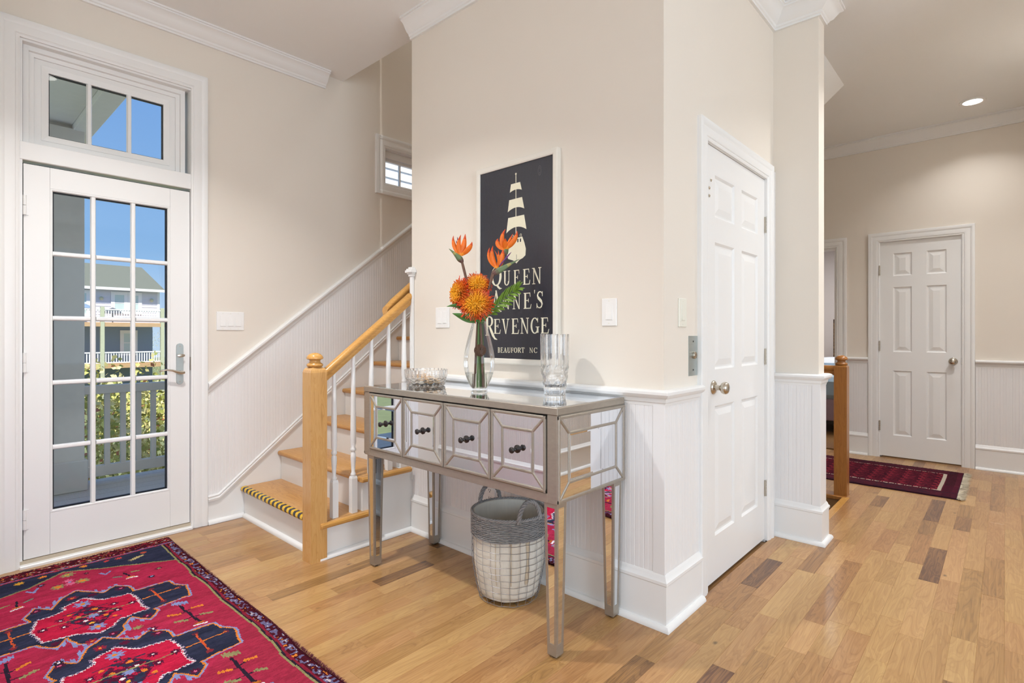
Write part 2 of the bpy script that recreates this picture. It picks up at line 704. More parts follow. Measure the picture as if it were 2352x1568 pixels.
def holes(mb, axis, p0, p1, a0, a1, z0, z1, hs):
    """A wall slab p0..p1 thick spanning a0..a1 x z0..z1 with rectangular holes (a0,a1,z0,z1)."""
    A = sorted({a0, a1, *[h[0] for h in hs], *[h[1] for h in hs]})
    A = [a for a in A if a0 <= a <= a1]
    for i in range(len(A) - 1):
        m = (A[i] + A[i + 1]) / 2
        cuts = sorted([(h[2], h[3]) for h in hs if h[0] < m < h[1]])
        z = z0
        for c0, c1 in cuts + [(z1, z1)]:
            if c0 > z + 1e-6:
                if axis == 'y':
                    mb.box(A[i], A[i + 1], p0, p1, z, c0)
                else:
                    mb.box(p0, p1, A[i], A[i + 1], z, c0)
            z = max(z, c1)
    return mb


def beads(mb, axis, plane, sgn, a0, a1, zlo, zhi, pitch=.0405, t=.009):
    """Beadboard: boards with V joints and a centre bead standing on a wall plane."""
    n = max(1, int(round((a1 - a0) / pitch)))
    w = (a1 - a0) / n
    g = .0034

    def P(a, v, z):
        return (a, plane + sgn * v, z) if axis == 'y' else (plane + sgn * v, a, z)
    for i in range(n):
        b0 = a0 + i * w
        sec = [(0, t - .0019), (g * .7, t), (w * .5 - g * .5, t), (w * .5, t - .0012), (w * .5 + g * .5, t), (w - g * .7, t), (w, t - .0019)]
        vs = []
        for d, v in sec:
            a = b0 + d
            vs += [P(a, v, zlo(a)), P(a, v, zhi(a))]
        mb.add(vs, [(2 * j, 2 * j + 1, 2 * j + 3, 2 * j + 2) for j in range(len(sec) - 1)])
    return mb


# ------------------------------------------------------------------ the setting
YA, XB, YC, XD, XE, ZC = 3.64, 2.007, 1.01, 3.388, 6.22, 3.05
YDE, YS, XW, YN = .772, -.40, -.005, 1.9
NRISE, NRUN, X1 = .1925, .2405, 1.392      # stair: nosing n at x = X1 + NRUN*(n-1), z = NRISE*n

# walls -------------------------------------------------------------
mb = MB()
holes(mb, 'y', YA, YA + .16, XW - .12, 6.5, -.3, 5.6, [(.333, 1.115, .0, 2.662), (2.487, 3.25, 2.362, 2.652)])
wall_A = struct(mb, 'wall_left', 'wall_paint', 'cream painted wall with the glazed outside door in it', 'wall')
mb = MB()
mb.box(XB, XB + .12, YC, 2.65, -.01, ZC + .25)
wall_B = struct(mb, 'wall_center', 'wall_paint', 'cream painted wall behind the mirrored console table', 'wall')
mb = MB()
holes(mb, 'y', YC, YC + .12, XB + .12, XD, -.01, ZC + .25, [(2.408, 3.252, -.01, 2.058)])
wall_C = struct(mb, 'wall_right', 'wall_paint', 'cream wall with white six panel door beside steel call plate', 'wall')
mb = MB()
mb.box(XD, XD + .12, YDE, 2.53, -.01, ZC + .25)
wall_D = struct(mb, 'wall_stub', 'wall_paint', 'narrow cream wall end between six panel door and hallway', 'wall')
mb = MB()
holes(mb, 'x', XE, XE + .12, -.52, 2.53, -.01, ZC + .25, [(.283, .900, -.01, 2.056), (1.253, 2.03, -.01, 2.045)])
wall_E = struct(mb, 'wall_back', 'wall_paint', 'cream hallway end wall with white door and open bedroom doorway', 'wall')
mb = MB()
mb.box(XB + .12, XE + .12, 2.53, 2.65, -2.2, 5.6)
struct(mb, 'wall_stair', 'wall_paint', 'cream wall along the inner side of staircase', 'wall')
mb = MB()
mb.box(3.3, XE, YS - .12, YS, -.01, ZC + .25)
wall_S = struct(mb, 'wall_hall', 'wall_paint', 'cream hallway side wall with white beadboard, facing six panel door', 'wall')
mb = MB()
mb.box(XW - .12, XW, YN, YA, -.01, ZC + .25)
mb.box(-5.0, XW - .12, YN, YN + .12, -.01, ZC + .25)
wall_W = struct(mb, 'wall_side', 'wall_paint', 'short cream wall beside the glazed outside door', 'wall')
mb = MB()
holes(mb, 'x', -5.12, -5.0, -4.5, YN + .12, -.01, ZC + .25, [(-1.5, 1.1, .65, 2.65), (-3.9, -2.1, .65, 2.65)])
holes(mb, 'y', -4.62, -4.5, -5.12, 3.42, -.01, ZC + .25, [(-1.8, 1.2, .65, 2.65), (1.5, 3.1, .65, 2.65)])
mb.box(3.3, 3.42, -4.5, YS - .12, -.01, ZC + .25)
struct(mb, 'wall_front', 'wall_paint', 'cream living room walls with large daylight windows', 'wall')
mb = MB()
mb.box(6.34, 6.5, 2.53, YA, -.3, 5.6)
mb.box(2.0, 6.5, 2.53, YA + .16, 5.6, 5.7)
mb.box(2.0, 2.125, 2.65, YA, ZC + .25, 5.6)
struct(mb, 'wall_upper', 'wall_paint', 'cream upper stairwell wall and ceiling above the staircase', 'wall')

# ceiling -------------------------------------------------------------
mb = MB()
mb.box(-5.12, 2.125, -4.62, YA, ZC, ZC + .25)
mb.box(2.125, XE + .12, -4.62, 2.53, ZC, ZC + .25)
ceiling = struct(mb, 'ceiling', 'ceiling_paint', 'flat white ceiling over foyer and hallway', 'ceiling')
mb = MB()
mb.prism([(.9, ZC), (2.53, ZC), (2.53, ZC - 1.37)], 'x', XD + .12, 4.7)
o = mb.build('soffit', 'ceiling_paint', ceiling)

# floor -------------------------------------------------------------
mb = MB()
mb.box(-5.12, -.22, -4.62, YN, -.15, 0)
mb.box(-.22, 3.3, -4.62, -.46, -.15, 0)
mb.box(-.22, 3.505, -.46, .85, -.15, -.012)
mb.box(3.505, XE + .1, -.46, .85, -.15, -.012)
mb.box(-.22, XD, .85, YA + .16, -.15, -.012)
mb.box(4.5, XE + .1, .85, 2.53, -.15, -.012)
floor = struct(mb, 'floor', 'oak_floor_far', 'golden oak strip floor of foyer and hallway', 'floor', recalc=True)
# strip boards: width 78 mm, laid along X
PW = .0765
segs = []
y = -.455
while y < YA - .02:
    c = y + PW / 2
    spans = []
    if c < .85:
        spans = [(-.2, XE + .02)]
    elif c < YC:
        spans = [(-.2, XD + .02), (4.5, XE + .02)]
    elif c < 2.53:
        spans = [(-.2, XB + .02), (4.5, XE + .02)]
    elif c < 2.63:
        spans = [(-.2, XB + .02)]
    else:
        spans = [(-.2, X1 + .04)]
    for s0, s1 in spans:
        x = s0 - random.uniform(0, .7)
        while x < s1:
            ln = random.choice([random.uniform(.28, .6), random.uniform(.45, 1.0), random.uniform(.7, 1.35)]) if c > YC else random.choice([random.uniform(.2, .4), random.uniform(.3, .6), random.uniform(.5, .9)])
            a, b = max(x, s0), min(x + ln, s1)
            if b - a > .03:
                segs.append((a, b, y, min(y + PW, YA - .001)))
            x += ln
    y += PW


def on_screen(seg):
    hit = 0
    for i in range(7):
        for j in range(3):
            p = Vector((seg[0] + (seg[1] - seg[0]) * i / 6, seg[2] + (seg[3] - seg[2]) * j / 2, 0))
            d = p.x * FW.x + p.y * FW.y
            if d < .3:
                continue
            u = 1176 + 1243 * (p.x * RT.x + p.y * RT.y) / d
            v = 768 + 1243 * EYE / d
            if 0 < u < 2352 and 0 < v < 1568:
                hit += (seg[1] - seg[0]) * (seg[3] - seg[2]) / d ** 3
    return hit


segs.sort(key=on_screen, reverse=True)
rest = MB()


def plank(mb_, sg, tone):
    a, b, c, d = sg
    e = .0007
    zt = random.uniform(-.0003, .0003)
    vs = [(a, c, -.012), (b, c, -.012), (b, d, -.012), (a, d, -.012),
          (a, c, zt - e), (b, c, zt - e), (b, d, zt - e), (a, d, zt - e),
          (a + e, c + e, zt), (b - e, c + e, zt), (b - e, d - e, zt), (a + e, d - e, zt)]
    fs = [(8, 9, 10, 11), (4, 5, 9, 8), (5, 6, 10, 9), (6, 7, 11, 10), (7, 4, 8, 11),
          (0, 1, 5, 4), (1, 2, 6, 5), (2, 3, 7, 6), (3, 0, 4, 7)]
    mb_.add(vs, fs, tone)


for i, sg in enumerate(segs):
    r = random.random()
    tone = (random.uniform(0, .35) if r < .07 else random.uniform(.5, 1.0), random.random(), random.random())
    if i < 296:
        m1 = MB()
        plank(m1, sg, tone)
        m1.build('plank', 'oak_floor', floor, recalc=False, attr='pl')
    else:
        plank(rest, sg, tone)
if rest.v:
    tag(rest.build('planks', 'oak_floor', floor, recalc=False, attr='pl'), kind='stuff')

# stairwell going down behind the hallway rail
mb = MB()
mb.box(XD + .12, 4.5, .85, 2.53, -2.3, -2.2)
mb.box(4.5, 4.6, .85, 2.53, -2.2, -.15)
mb.box(XD + .02, XD + .12, .85, 2.53, -2.2, -.01)
mb.box(XD + .12, 4.5, .75, .85, -2.2, -.15)
struct(mb, 'wall_well', 'wall_paint', 'cream walls of the stairwell going down behind hallway rail', 'wall')

# crown mouldings -------------------------------------------------------------
CROWN = [(0, -.105), (.014, -.105), (.014, -.094), (.02, -.09), (.024, -.08), (.040, -.068), (.054, -.046), (.066, -.028),
         (.082, -.020), (.082, -.012), (.09, -.010), (.09, 0), (0, 0)]
CROWN = [(d, z + ZC) for d, z in CROWN]


def trim(name, path, prof, label, mat='trim_white', cat='trim'):
    mb_ = MB()
    for p in (path if isinstance(path[0], list) else [path]):
        mb_.mold(p, prof)
    return struct(mb_, name, mat, label, cat, smooth=True, angle=30)


trim('trim_1', [(XW, YA), (1.98, YA)], CROWN, 'white crown moulding above the glazed outside door')
trim('trim_2', [(XB, 2.652), (XB, YC), (XD, YC), (XD, YDE), (XD + .12, YDE), (XD + .12, .9)], CROWN,
     'white crown moulding wrapping the corner above console and six panel door')
trim('trim_3', [(XE, 2.53), (XE, YS)], CROWN, 'white crown moulding along the hallway end wall')
trim('trim_4', [(XW, YA), (XW, YN)][::-1], CROWN, 'white crown moulding on short wall beside outside door')

# chair rails -------------------------------------------------------------
ZR = .948
RAIL = [(0, -.066), (.010, -.066), (.012, -.054), (.016, -.050), (.018, -.036), (.030, -.028), (.036, -.018), (.036, -.008),
        (.030, -.003), (.022, 0), (0, 0)]
RAIL = [(d, z + ZR) for d, z in RAIL]
trim('trim_5', [(XB, 2.648), (XB, YC), (2.330, YC)], RAIL, 'white chair rail behind the console and round the wall corner')
trim('trim_6', [(XD, YC - .004), (XD, YDE), (XD + .12, YDE), (XD + .12, .86)], RAIL, 'white chair rail capping the narrow wall end')
trim('trim_7', [[(XE, 1.165), (XE, .986)], [(XE, .195), (XE, YS)]], RAIL, 'white chair rail on the hallway end wall')
trim('trim_8', [(XW, YN), (XW, YA)], [(d, z) for d, z in RAIL], 'white chair rail on short wall beside outside door')
trim('trim_9', [(XE, YS), (3.3, YS)], RAIL, 'white chair rail on the hallway side wall')

# sloping rail and skirt trim on the stair wall
SL = NRISE / NRUN
mb = MB()


def sloped(prof, x0, z0, x1, z1):
    k = len(prof)
    vs = []
    for xx, zz in ((x0, z0), (x1, z1)):
        for d, z in prof:
            vs.append((xx, YA - d, zz + z * 1.25))
    fs = [(j, (j + 1) % k, k + (j + 1) % k, k + j) for j in range(k)] + [tuple(range(k)), tuple(range(2 * k - 1, k - 1, -1))]
    mb.add(vs, fs)


RL0 = [(d, z - ZR) for d, z in RAIL]
sloped(RL0, 1.199, .872, 5.6, .872 + (5.6 - 1.199) * .784)
struct(mb, 'trim_10', 'trim_white', 'sloping white chair rail climbing the stair wall', 'trim', smooth=True, angle=30)
mb = MB()
SK = [(.009, -.024), (.020, -.022), (.023, -.012), (.017, -.004), (.022, 0), (.022, .004), (.014, .008), (.009, .008)]
vs = []
pts = [(1.199, .168), (1.262, .172), (5.6, .172 + (5.6 - 1.262) * .802)]
for xx, zz in pts:
    for d, z in SK:
        vs.append((xx, YA - d, zz + z * 1.25))
k = len(SK)
fs = [(i * k + j, i * k + (j + 1) % k, (i + 1) * k + (j + 1) % k, (i + 1) * k + j) for i in range(2) for j in range(k)]
fs += [tuple(range(k)), tuple(range(3 * k - 1, 2 * k - 1, -1))]
mb.add(vs, fs)
struct(mb, 'trim_11', 'trim_white', 'thin sloping white skirt trim beside the stair treads', 'trim', smooth=True, angle=30)

# beadboard wainscot -------------------------------------------------------------


def wainscot(parent, axis, plane, sgn, a0, a1, zlo=lambda a: .2, zhi=lambda a: .90):
    mb_ = MB()
    beads(mb_, axis, plane, sgn, a0, a1, zlo, zhi)
    return mb_.build('beadboard', 'bead_white', parent, recalc=False)


skirt_z = lambda a: .172 + max(0, a - 1.262) * .802
rail_z = lambda a: .872 + (a - 1.199) * .784
wainscot(wall_A, 'y', YA, -1, 1.199, 4.2, skirt_z, lambda a: rail_z(a) - .03)
mb = MB()
n = 30
vs = []
for i in range(n + 1):
    a = 1.199 + 3.0 * i / n
    vs += [(a, YA - .006, -.01), (a, YA - .006, skirt_z(a) + .004)]
mb.add(vs, [(2 * i, 2 * i + 1, 2 * i + 3, 2 * i + 2) for i in range(n)])
mb.build('skirt_board', 'trim_white', wall_A, recalc=False)
wainscot(wall_B, 'x', XB, -1, YC + .042, 2.65)
wainscot(wall_C, 'y', YC, -1, XB + .0, 2.330)
wainscot(wall_D, 'x', XD, -1, YDE + .032, YC)
wainscot(wall_E, 'x', XE, -1, .986, 1.165)
wainscot(wall_E, 'x', XE, -1, YS, .195)
wainscot(wall_S, 'y', YS, 1, 3.3, XE)
wainscot(wall_W, 'x', XW, 1, YN, YA)
mb = MB()
mb.box(XB - .011, XB + .002, YC - .0105, YC + .042, .2, .9)
mb.build('corner_board', 'bead_white', wall_B, bevel=.0015)
mb = MB()
mb.box(XD - .011, XD, YDE - .011, YDE + .032, .2, .9)
mb.box(XD, XD + .12, YDE - .011, YDE, .2, .9)
mb.build('corner_board', 'bead_white', wall_D, bevel=.0015)

# baseboards -------------------------------------------------------------
BASE = [(0, 0), (.040, 0), (.040, .006), (.037, .014), (.031, .020), (.021, .022), (.021, .172), (.025, .177), (.025, .188), (.019, .194),
        (.016, .204), (.010, .214), (0, .214)]
trim('baseboard_center', [(XB, 2.63), (XB, YC), (2.328, YC)], BASE, 'tall white baseboard under the console round the wall corner', cat='baseboard')
trim('baseboard_stub', [(XD, YC - .004), (XD, YDE), (XD + .12, YDE), (XD + .12, .86)], BASE, 'tall white baseboard round the narrow wall end', cat='baseboard')
trim('baseboard_back', [[(XE, 1.165), (XE, .986)], [(XE, .195), (XE, YS)]], BASE, 'tall white baseboard on the hallway end wall', cat='baseboard')
trim('baseboard_hall', [(XE, YS), (3.3, YS)], BASE, 'tall white baseboard on the hallway side wall', cat='baseboard')
trim('baseboard_side', [(XW, YN), (XW, YA)], BASE, 'tall white baseboard on short wall beside outside door', cat='baseboard')
SHOE = [(0, 0), (.022, 0), (.022, .007), (.018, .016), (.010, .022), (0, .024)]
trim('baseboard_left', [(1.199, YA - .006), (1.412, YA - .006)], SHOE, 'low white shoe moulding between outside door and first stair', cat='baseboard')
trim('baseboard_stair', [(1.417, YA - .03), (1.417, 2.63), (XB, 2.63)], SHOE, 'low white shoe moulding round the foot of the stairs', cat='baseboard')

# ------------------------------------------------------------------ casings and doors
CAS = [(-.004, 0), (-.004, .011), (.004, .014), (.010, .012), (.014, .016), (.030, .019), (.052, .017), (.060, .021), (.074, .024),
       (.084, .022), (.086, .018), (.086, 0)]


def casing(name, axis, plane, sgn, a0, a1, z1, label, prof=CAS, z0=0.0, closed=False):
    mb_ = MB()
    mb_.frame(axis, plane, sgn, a0, a1, z0, z1, prof, closed)
    return struct(mb_, name, 'trim_white', label, 'trim', smooth=True, angle=25)


casing('trim_12', 'y', YA, -1, .335, 1.112, 2.660, 'wide white casing round the outside door and transom')
casing('trim_13', 'y', YC, -1, 2.412, 3.248, 2.056, 'white casing round the six panel door by call plate')
casing('trim_14', 'x', XE, -1, .283, .900, 2.054, 'white casing round the white hallway door')
casing('trim_15', 'x', XE, -1, 1.253, 2.03, 2.045, 'white casing round the open bedroom doorway')
casing('trim_16', 'y', YA, -1, 2.487, 3.25, 2.652, 'white casing round the small stair window', z0=2.362, closed=True)


def raised_panel(mb_, axis, y0, sgn, a0, a1, z0, z1, w=.03, dep=.009):
    """Moulded panel: groove down from the door face, then a raised field."""
    def P(a, v, z):
        return (a, y0 + sgn * v, z) if axis == 'y' else (y0 + sgn * v, a, z)
    rings = [(0, 0), (.010, -dep), (.018, -dep), (w + .018, -.0015)]
    vs = []
    for ins, v in rings:
        vs += [P(a0 + ins, v, z0 + ins), P(a1 - ins, v, z0 + ins), P(a1 - ins, v, z1 - ins), P(a0 + ins, v, z1 - ins)]
    fs = []
    for i in range(len(rings) - 1):
        for j in range(4):
            j2 = (j + 1) % 4
            fs.append((i * 4 + j, i * 4 + j2, i * 4 + 4 + j2, i * 4 + 4 + j))
    k = (len(rings) - 1) * 4
    fs.append((k, k + 1, k + 2, k + 3))
    mb_.add(vs, fs)


def panel_door(name, axis, face, sgn, a0, a1, z0, z1, cols, rows, label, cat='door'):
    """A six panel slab: the face is built around the panel openings; each panel is a part."""
    c = (a0 + a1) / 2
    loc = (c, face, z0) if axis == 'y' else (face, c, z0)
    t = thing(name, label, cat, loc, kind='structure')
    mb_ = MB()
    back = face - sgn * .040
    lo, hi = (min(face, back), max(face, back))
    hs = [(ca, cb, ra, rb) for ca, cb in cols for ra, rb in rows]
    holes(mb_, axis, lo, hi, a0, a1, z0, z1, hs)
    mb_.build('slab', 'trim_white', t)
    for ca, cb in cols:
        for ra, rb in rows:
            m2 = MB()
            raised_panel(m2, axis, face, sgn, ca, cb, ra, rb)
            m2.build('panel', 'trim_white', t, recalc=False)
    return t


def knob(parent, base, nrm, mat='nickel', s=1.0):
    """Door knob: round rose, neck, flattened ball along nrm."""
    mb_ = MB()
    prof = [(0, 0), (.033, 0), (.033, .004), (.026, .010), (.013, .014), (.011, .030), (.014, .036), (.024, .042), (.0285, .052),
            (.0285, .060), (.024, .068), (.012, .073), (0, .074)]
    nrm = Vector(nrm).normalized()
    u = Vector((0, 0, 1))
    w = nrm.cross(u)
    seg = 24
    vs = []
    for r, d in prof:
        for k2 in range(seg):
            an = 2 * PI * k2 / seg
            vs.append(Vector(base) + nrm * d * s + (u * math.cos(an) + w * math.sin(an)) * r * s)
    fs = []
    for i in range(len(prof) - 1):
        for k2 in range(seg):
            kk = (k2 + 1) % seg
            fs.append((i * seg + k2, i * seg + kk, (i + 1) * seg + kk, (i + 1) * seg + k2))
    mb_.add(vs, fs)
    return tag(mb_.build('knob', mat, parent, smooth=True, angle=50), 'satin nickel round knob')


def hinge(parent, x, y, z, h=.09, r=.0065, mat='hinge_metal', leaf=None):
    mb_ = MB()
    for i in range(5):
        zz = z - h / 2 + h * i / 5
        mb_.lathe([(r, 0), (r, h / 5 - .0012)], x, y, zz, 10)
    mb_.lathe([(r * .7, 0), (r * 1.1, .002), (r * .6, .006), (0, .007)], x, y, z + h / 2, 10)
    if leaf:
        mb_.box(*leaf, z - h / 2, z + h / 2)
    return mb_.build('hinge', mat, parent, smooth=True)


D2C = [(2.532, 2.782), (2.882, 3.130)]
D2R = [(.220, .832), (1.005, 1.606), (1.724, 1.922)]
d2 = panel_door('door_2', 'y', YC + .004, -1, 2.418, 3.242, .010, 2.048, D2C, D2R, 'white six panel door beside the steel call plate')
knob(d2, (2.512, YC + .004, .922), (0, -1, 0))
for z in (1.792, 1.045, .298):
    hinge(d2, 3.250, YC - .006, z, leaf=(3.236, 3.268, YC - .003, YC + .003))
for k, (x, z) in enumerate([(2.483, 1.888), (2.464, 1.848), (2.463, 1.812)]):
    mb = MB()
    mb.tube([(x, YC + .006, z), (x, YC + .001, z), (x, YC - .001, z)], [.007, .0075, .004], 12)
    mb.build('screw_cap', 'nickel', d2, smooth=True)
mb = MB()
mb.box(2.408, 2.417, YC, YC + .12, -.01, 2.058)
mb.box(3.243, 3.252, YC, YC + .12, -.01, 2.058)
mb.box(2.417, 3.243, YC, YC + .12, 2.050, 2.058)
mb.box(2.417, 3.243, YC + .05, YC + .06, -.01, 2.050)
mb.box(3.330, XD, YC - .012, YC, 0, 2.12)
mb.build('jamb', 'trim_white', d2)

D3C = [(.392, .537), (.645, .789)]
D3R = [(.216, .828), (1.006, 1.618), (1.724, 1.938)]
d3 = panel_door('door_3', 'x', XE + .006, -1, .290, .893, .014, 2.048, D3C, D3R, 'white six panel door on hallway end wall beyond runner rug')
knob(d3, (XE + .006, .347, .93), (-1, 0, 0))
for z in (1.78, 1.06, .30):
    hinge(d3, XE - .012, .8935, z, r=.008)
mb = MB()
mb.box(XE, XE + .12, .893, .900, -.01, 2.056)
mb.box(XE, XE + .12, .283, .290, -.01, 2.056)
mb.box(XE, XE + .12, .290, .893, 2.049, 2.056)
mb.box(XE + .06, XE + .07, .290, .893, .014, 2.048)
mb.build('jamb', 'trim_white', d3)
mb = MB()
mb.box(XE - .002, XE + .004, .2865, .2905, .905, .965)
mb.build('strike_plate', 'hinge_metal', d3)

# the bedroom doorway: jamb and a door leaf swung into the bedroom
d4 = thing('door_4', 'open white door swung into the bedroom', 'door', (XE + .06, 1.253, 0), kind='structure')
mb = MB()
mb.box(XE, XE + .12, 1.253, 1.272, -.01, 2.045)
mb.box(XE, XE + .12, 2.011, 2.03, -.01, 2.045)
mb.box(XE, XE + .12, 1.272, 2.011, 2.027, 2.045)
mb.build('jamb', 'trim_white', d4)
mb = MB()
mb.box(XE + .12, XE + .87, 1.262, 1.300, .015, 2.02)
mb.build('slab', 'trim_white', d4, bevel=.002)
for z in (1.80, 1.05, .3):
    mb = MB()
    mb.box(XE + .088, XE + .118, 1.270, 1.2745, z - .045, z + .045)
    mb.build('hinge', 'hinge_metal', d4)

# ------------------------------------------------------------------ outside door (door_1) with 15 panes
d1 = thing('door_1', 'white glazed outside door with fifteen panes and lever handle', 'door', (.728, YA + .02, .03), kind='structure')
DX0, DX1, DZ0, DZ1 = .354, 1.104, .036, 2.031
GX0, GX1, GZ0, GZ1 = .468, .988, .262, 1.912
Yf = YA + .006
mb = MB()
mb.box(DX0, GX0 - .012, Yf, Yf + .045, DZ0, DZ1)
mb.build('stile', 'trim_white', d1, bevel=.001)
mb = MB()
mb.box(GX1 + .012, DX1, Yf, Yf + .045, DZ0, DZ1)
mb.build('stile', 'trim_white', d1, bevel=.001)
mb = MB()
mb.box(GX0 - .0115, GX1 + .0115, Yf, Yf + .045, GZ1 + .012, DZ1)
mb.build('top_rail', 'trim_white', d1, bevel=.001)
mb = MB()
mb.box(GX0 - .0115, GX1 + .0115, Yf, Yf + .045, DZ0, GZ0 - .012)
mb.build('bottom_rail', 'trim_white', d1, bevel=.001)
mb = MB()
mb.frame('y', Yf, -1, GX0, GX1, GZ0, GZ1, [(0, -.016), (0, -.004), (.004, .001), (.010, .001), (.012, -.002), (.012, -.016)], True)
mb.build('glazing_bead', 'trim_white', d1)
mb = MB()
mb.frame('y', Yf + .018, 1, GX0, GX1, GZ0, GZ1, [(-.006, 0), (-.006, .018), (.004, .018), (.004, 0)], True)
mb.build('glass_spacer', 'gap_black', d1)
mw = .0255
pw = (GX1 - GX0 - 2 * mw) / 3
ph = (GZ1 - GZ0 - 4 * mw) / 5
for i in range(2):
    x = GX0 + pw + i * (pw + mw)
    mb = MB()
    mb.prism([(x, Yf + .016), (x + .004, Yf + .003), (x + .008, Yf + .001), (x + mw - .008, Yf + .001), (x + mw - .004, Yf + .003), (x + mw, Yf + .016)],
             'z', GZ0, GZ1)
    mb.build('muntin', 'trim_white', d1)
for j in range(4):
    z = GZ0 + ph + j * (ph + mw)
    for i in range(3):
        x0 = GX0 + i * (pw + mw)
        mb = MB()
        mb.prism([(Yf + .016, z), (Yf + .003, z + .004), (Yf + .001, z + .008), (Yf + .001, z + mw - .008), (Yf + .003, z + mw - .004), (Yf + .016, z + mw)],
                 'x', x0, x0 + pw)
        mb.build('muntin', 'trim_white', d1)
for j in range(5):
    for i in range(3):
        x0 = GX0 + i * (pw + mw)
        z0 = GZ0 + j * (ph + mw)
        mb = MB()
        mb.add([(x0, Yf + .018, z0), (x0 + pw, Yf + .018, z0), (x0 + pw, Yf + .018, z0 + ph), (x0, Yf + .018, z0 + ph)], [(0, 1, 2, 3)])
        mb.build('pane', 'window_glass', d1, recalc=False)
for z in (1.822, 1.03, .240):
    mb = MB()
    mb.lathe([(.007, 0), (.007, .046)], DX0 + .004, Yf - .008, z - .05, 10)
    mb.lathe([(.007, 0), (.007, .05)], DX0 + .004, Yf - .008, z - .002, 10)
    mb.box(DX0 + .002, DX0 + .020, Yf - .004, Yf + .001, z - .05, z + .048)
    mb.build('hinge', 'trim_white', d1, smooth=True)
hp = MB()
hx, hz0, hz1 = 1.050, .872, 1.118
hp.prism([(hx + .019 * math.cos(t), hz1 - .019 + .019 * math.sin(t)) for t in [PI * i / 8 for i in range(9)]] +
         [(hx + .019 * math.cos(t), hz0 + .019 + .019 * math.sin(t)) for t in [PI + PI * i / 8 for i in range(9)]], 'y', Yf - .007, Yf)
hpl = hp.build('handle_plate', 'steel_brushed', d1, bevel=.0015)
mb = MB()
for z in (hz0 + .018, hz1 - .018):
    mb.tube([(hx, Yf - .006, z), (hx, Yf - .0085, z)], .004, 10)
mb.build('screw', 'hinge_metal', hpl)
mb = MB()
zl = .957 - .012
mb.tube([(hx + .002, Yf - .004, zl), (hx + .002, Yf - .03, zl), (hx + .001, Yf - .042, zl)], [.011, .010, .012], 12)
mb.blade([(hx + .014, Yf - .044, zl), (hx, Yf - .047, zl - .002), (hx - .02, Yf - .05, zl + .003), (hx - .05, Yf - .052, zl + .014),
          (hx - .08, Yf - .052, zl + .020), (hx - .105, Yf - .05, zl + .017), (hx - .118, Yf - .046, zl + .010)],
         [.008, .011, .009, .006, .0055, .0055, .003], [.006, .007, .006, .005, .005, .004, .002], (0, 0, 1), 10)
tag(mb.build('lever', 'nickel', hpl, smooth=True, angle=60), 'curved satin lever')
mb = MB()
zt = 1.045
mb.tube([(hx, Yf - .005, zt), (hx, Yf - .02, zt)], .006, 10)
mb.blade([(hx - .018, Yf - .026, zt + .001), (hx - .008, Yf - .027, zt), (hx + .008, Yf - .027, zt), (hx + .020, Yf - .026, zt + .001)],
         [.005, .009, .009, .005], [.003, .004, .004, .003], (0, 0, 1), 10)
mb.build('thumb_turn', 'nickel', hpl, smooth=True, angle=60)
mb = MB()
mb.box(1.106, 1.1125, YA - .006, YA + .02, .955, 1.035)
mb.build('strike_plate', 'hinge_metal', d1)
mb = MB()
mb.box(.336, 1.112, YA - .03, YA + .10, -.005, .016)
mb.build('threshold', 'trim_white', d1, bevel=.004)
mb = MB()
mb.box(.336, 1.112, YA + .0, YA + .10, .016, .033)
mb.build('sill', 'threshold_tan', d1)
# jamb and mullion
mb = MB()
mb.box(.331, .350, YA + .001, YA + .17, -.005, 2.662)
mb.box(1.1075, 1.117, YA + .001, YA + .17, -.005, 2.662)
mb.box(.35, 1.1075, YA + .001, YA + .17, 2.645, 2.664)
mb.build('jamb', 'trim_white', d1)
mb = MB()
mb.box(.338, 1.110, YA - .004, YA + .165, 2.048, 2.139)
mb.build('mullion', 'trim_white', d1, bevel=.003)
mb = MB()
mb.box(.345, 1.108, YA + .055, YA + .06, .03, 2.05)
# dark reveal seen in the gap round the leaf
mb = MB()
mb.frame('y', YA + .02, 1, DX0, DX1, DZ0, DZ1, [(-.002, 0), (-.002, .02), (.006, .02), (.006, 0)], True)
mb.build('weather_seal', 'gap_black', d1)

# transom (window_1): three panes, set back in the frame
w1 = thing('window_1', 'white three pane transom window above the outside door', 'window', (.72, YA + .08, 2.14), kind='structure')
TY = YA + .075
mb = MB()
mb.frame('y', TY, -1, .46, .985, 2.212, 2.542, [(0, -.03), (0, 0), (.03, .004), (.03, -.0), (.112, 0), (.112, -.03)], True)
mb.build('sash', 'trim_white', w1)
mb = MB()
mb.frame('y', TY, -1, .40, 1.045, 2.150, 2.600, [(0, 0), (0, .012), (.02, .014), (.022, .03), (.045, .032), (.045, 0)], True)
mb.build('stop', 'trim_white', w1)
mb = MB()
mb.frame('y', TY + .012, 1, .46, .985, 2.212, 2.542, [(-.005, 0), (-.005, .018), (.003, .018), (.003, 0)], True)
mb.build('glass_spacer', 'gap_black', w1)
tw = (.525 - 2 * .025) / 3
for i in range(3):
    x0 = .46 + i * (tw + .025)
    if i < 2:
        mb = MB()
        mb.prism([(x0 + tw, TY + .010), (x0 + tw + .006, TY - .003), (x0 + tw + .019, TY - .003), (x0 + tw + .025, TY + .010)], 'z', 2.212, 2.542)
        mb.build('muntin', 'trim_white', w1)
    mb = MB()
    mb.add([(x0, TY + .011, 2.212), (x0 + tw, TY + .011, 2.212), (x0 + tw, TY + .011, 2.542), (x0, TY + .011, 2.542)], [(0, 1, 2, 3)])
    mb.build('pane', 'window_glass', w1, recalc=False)

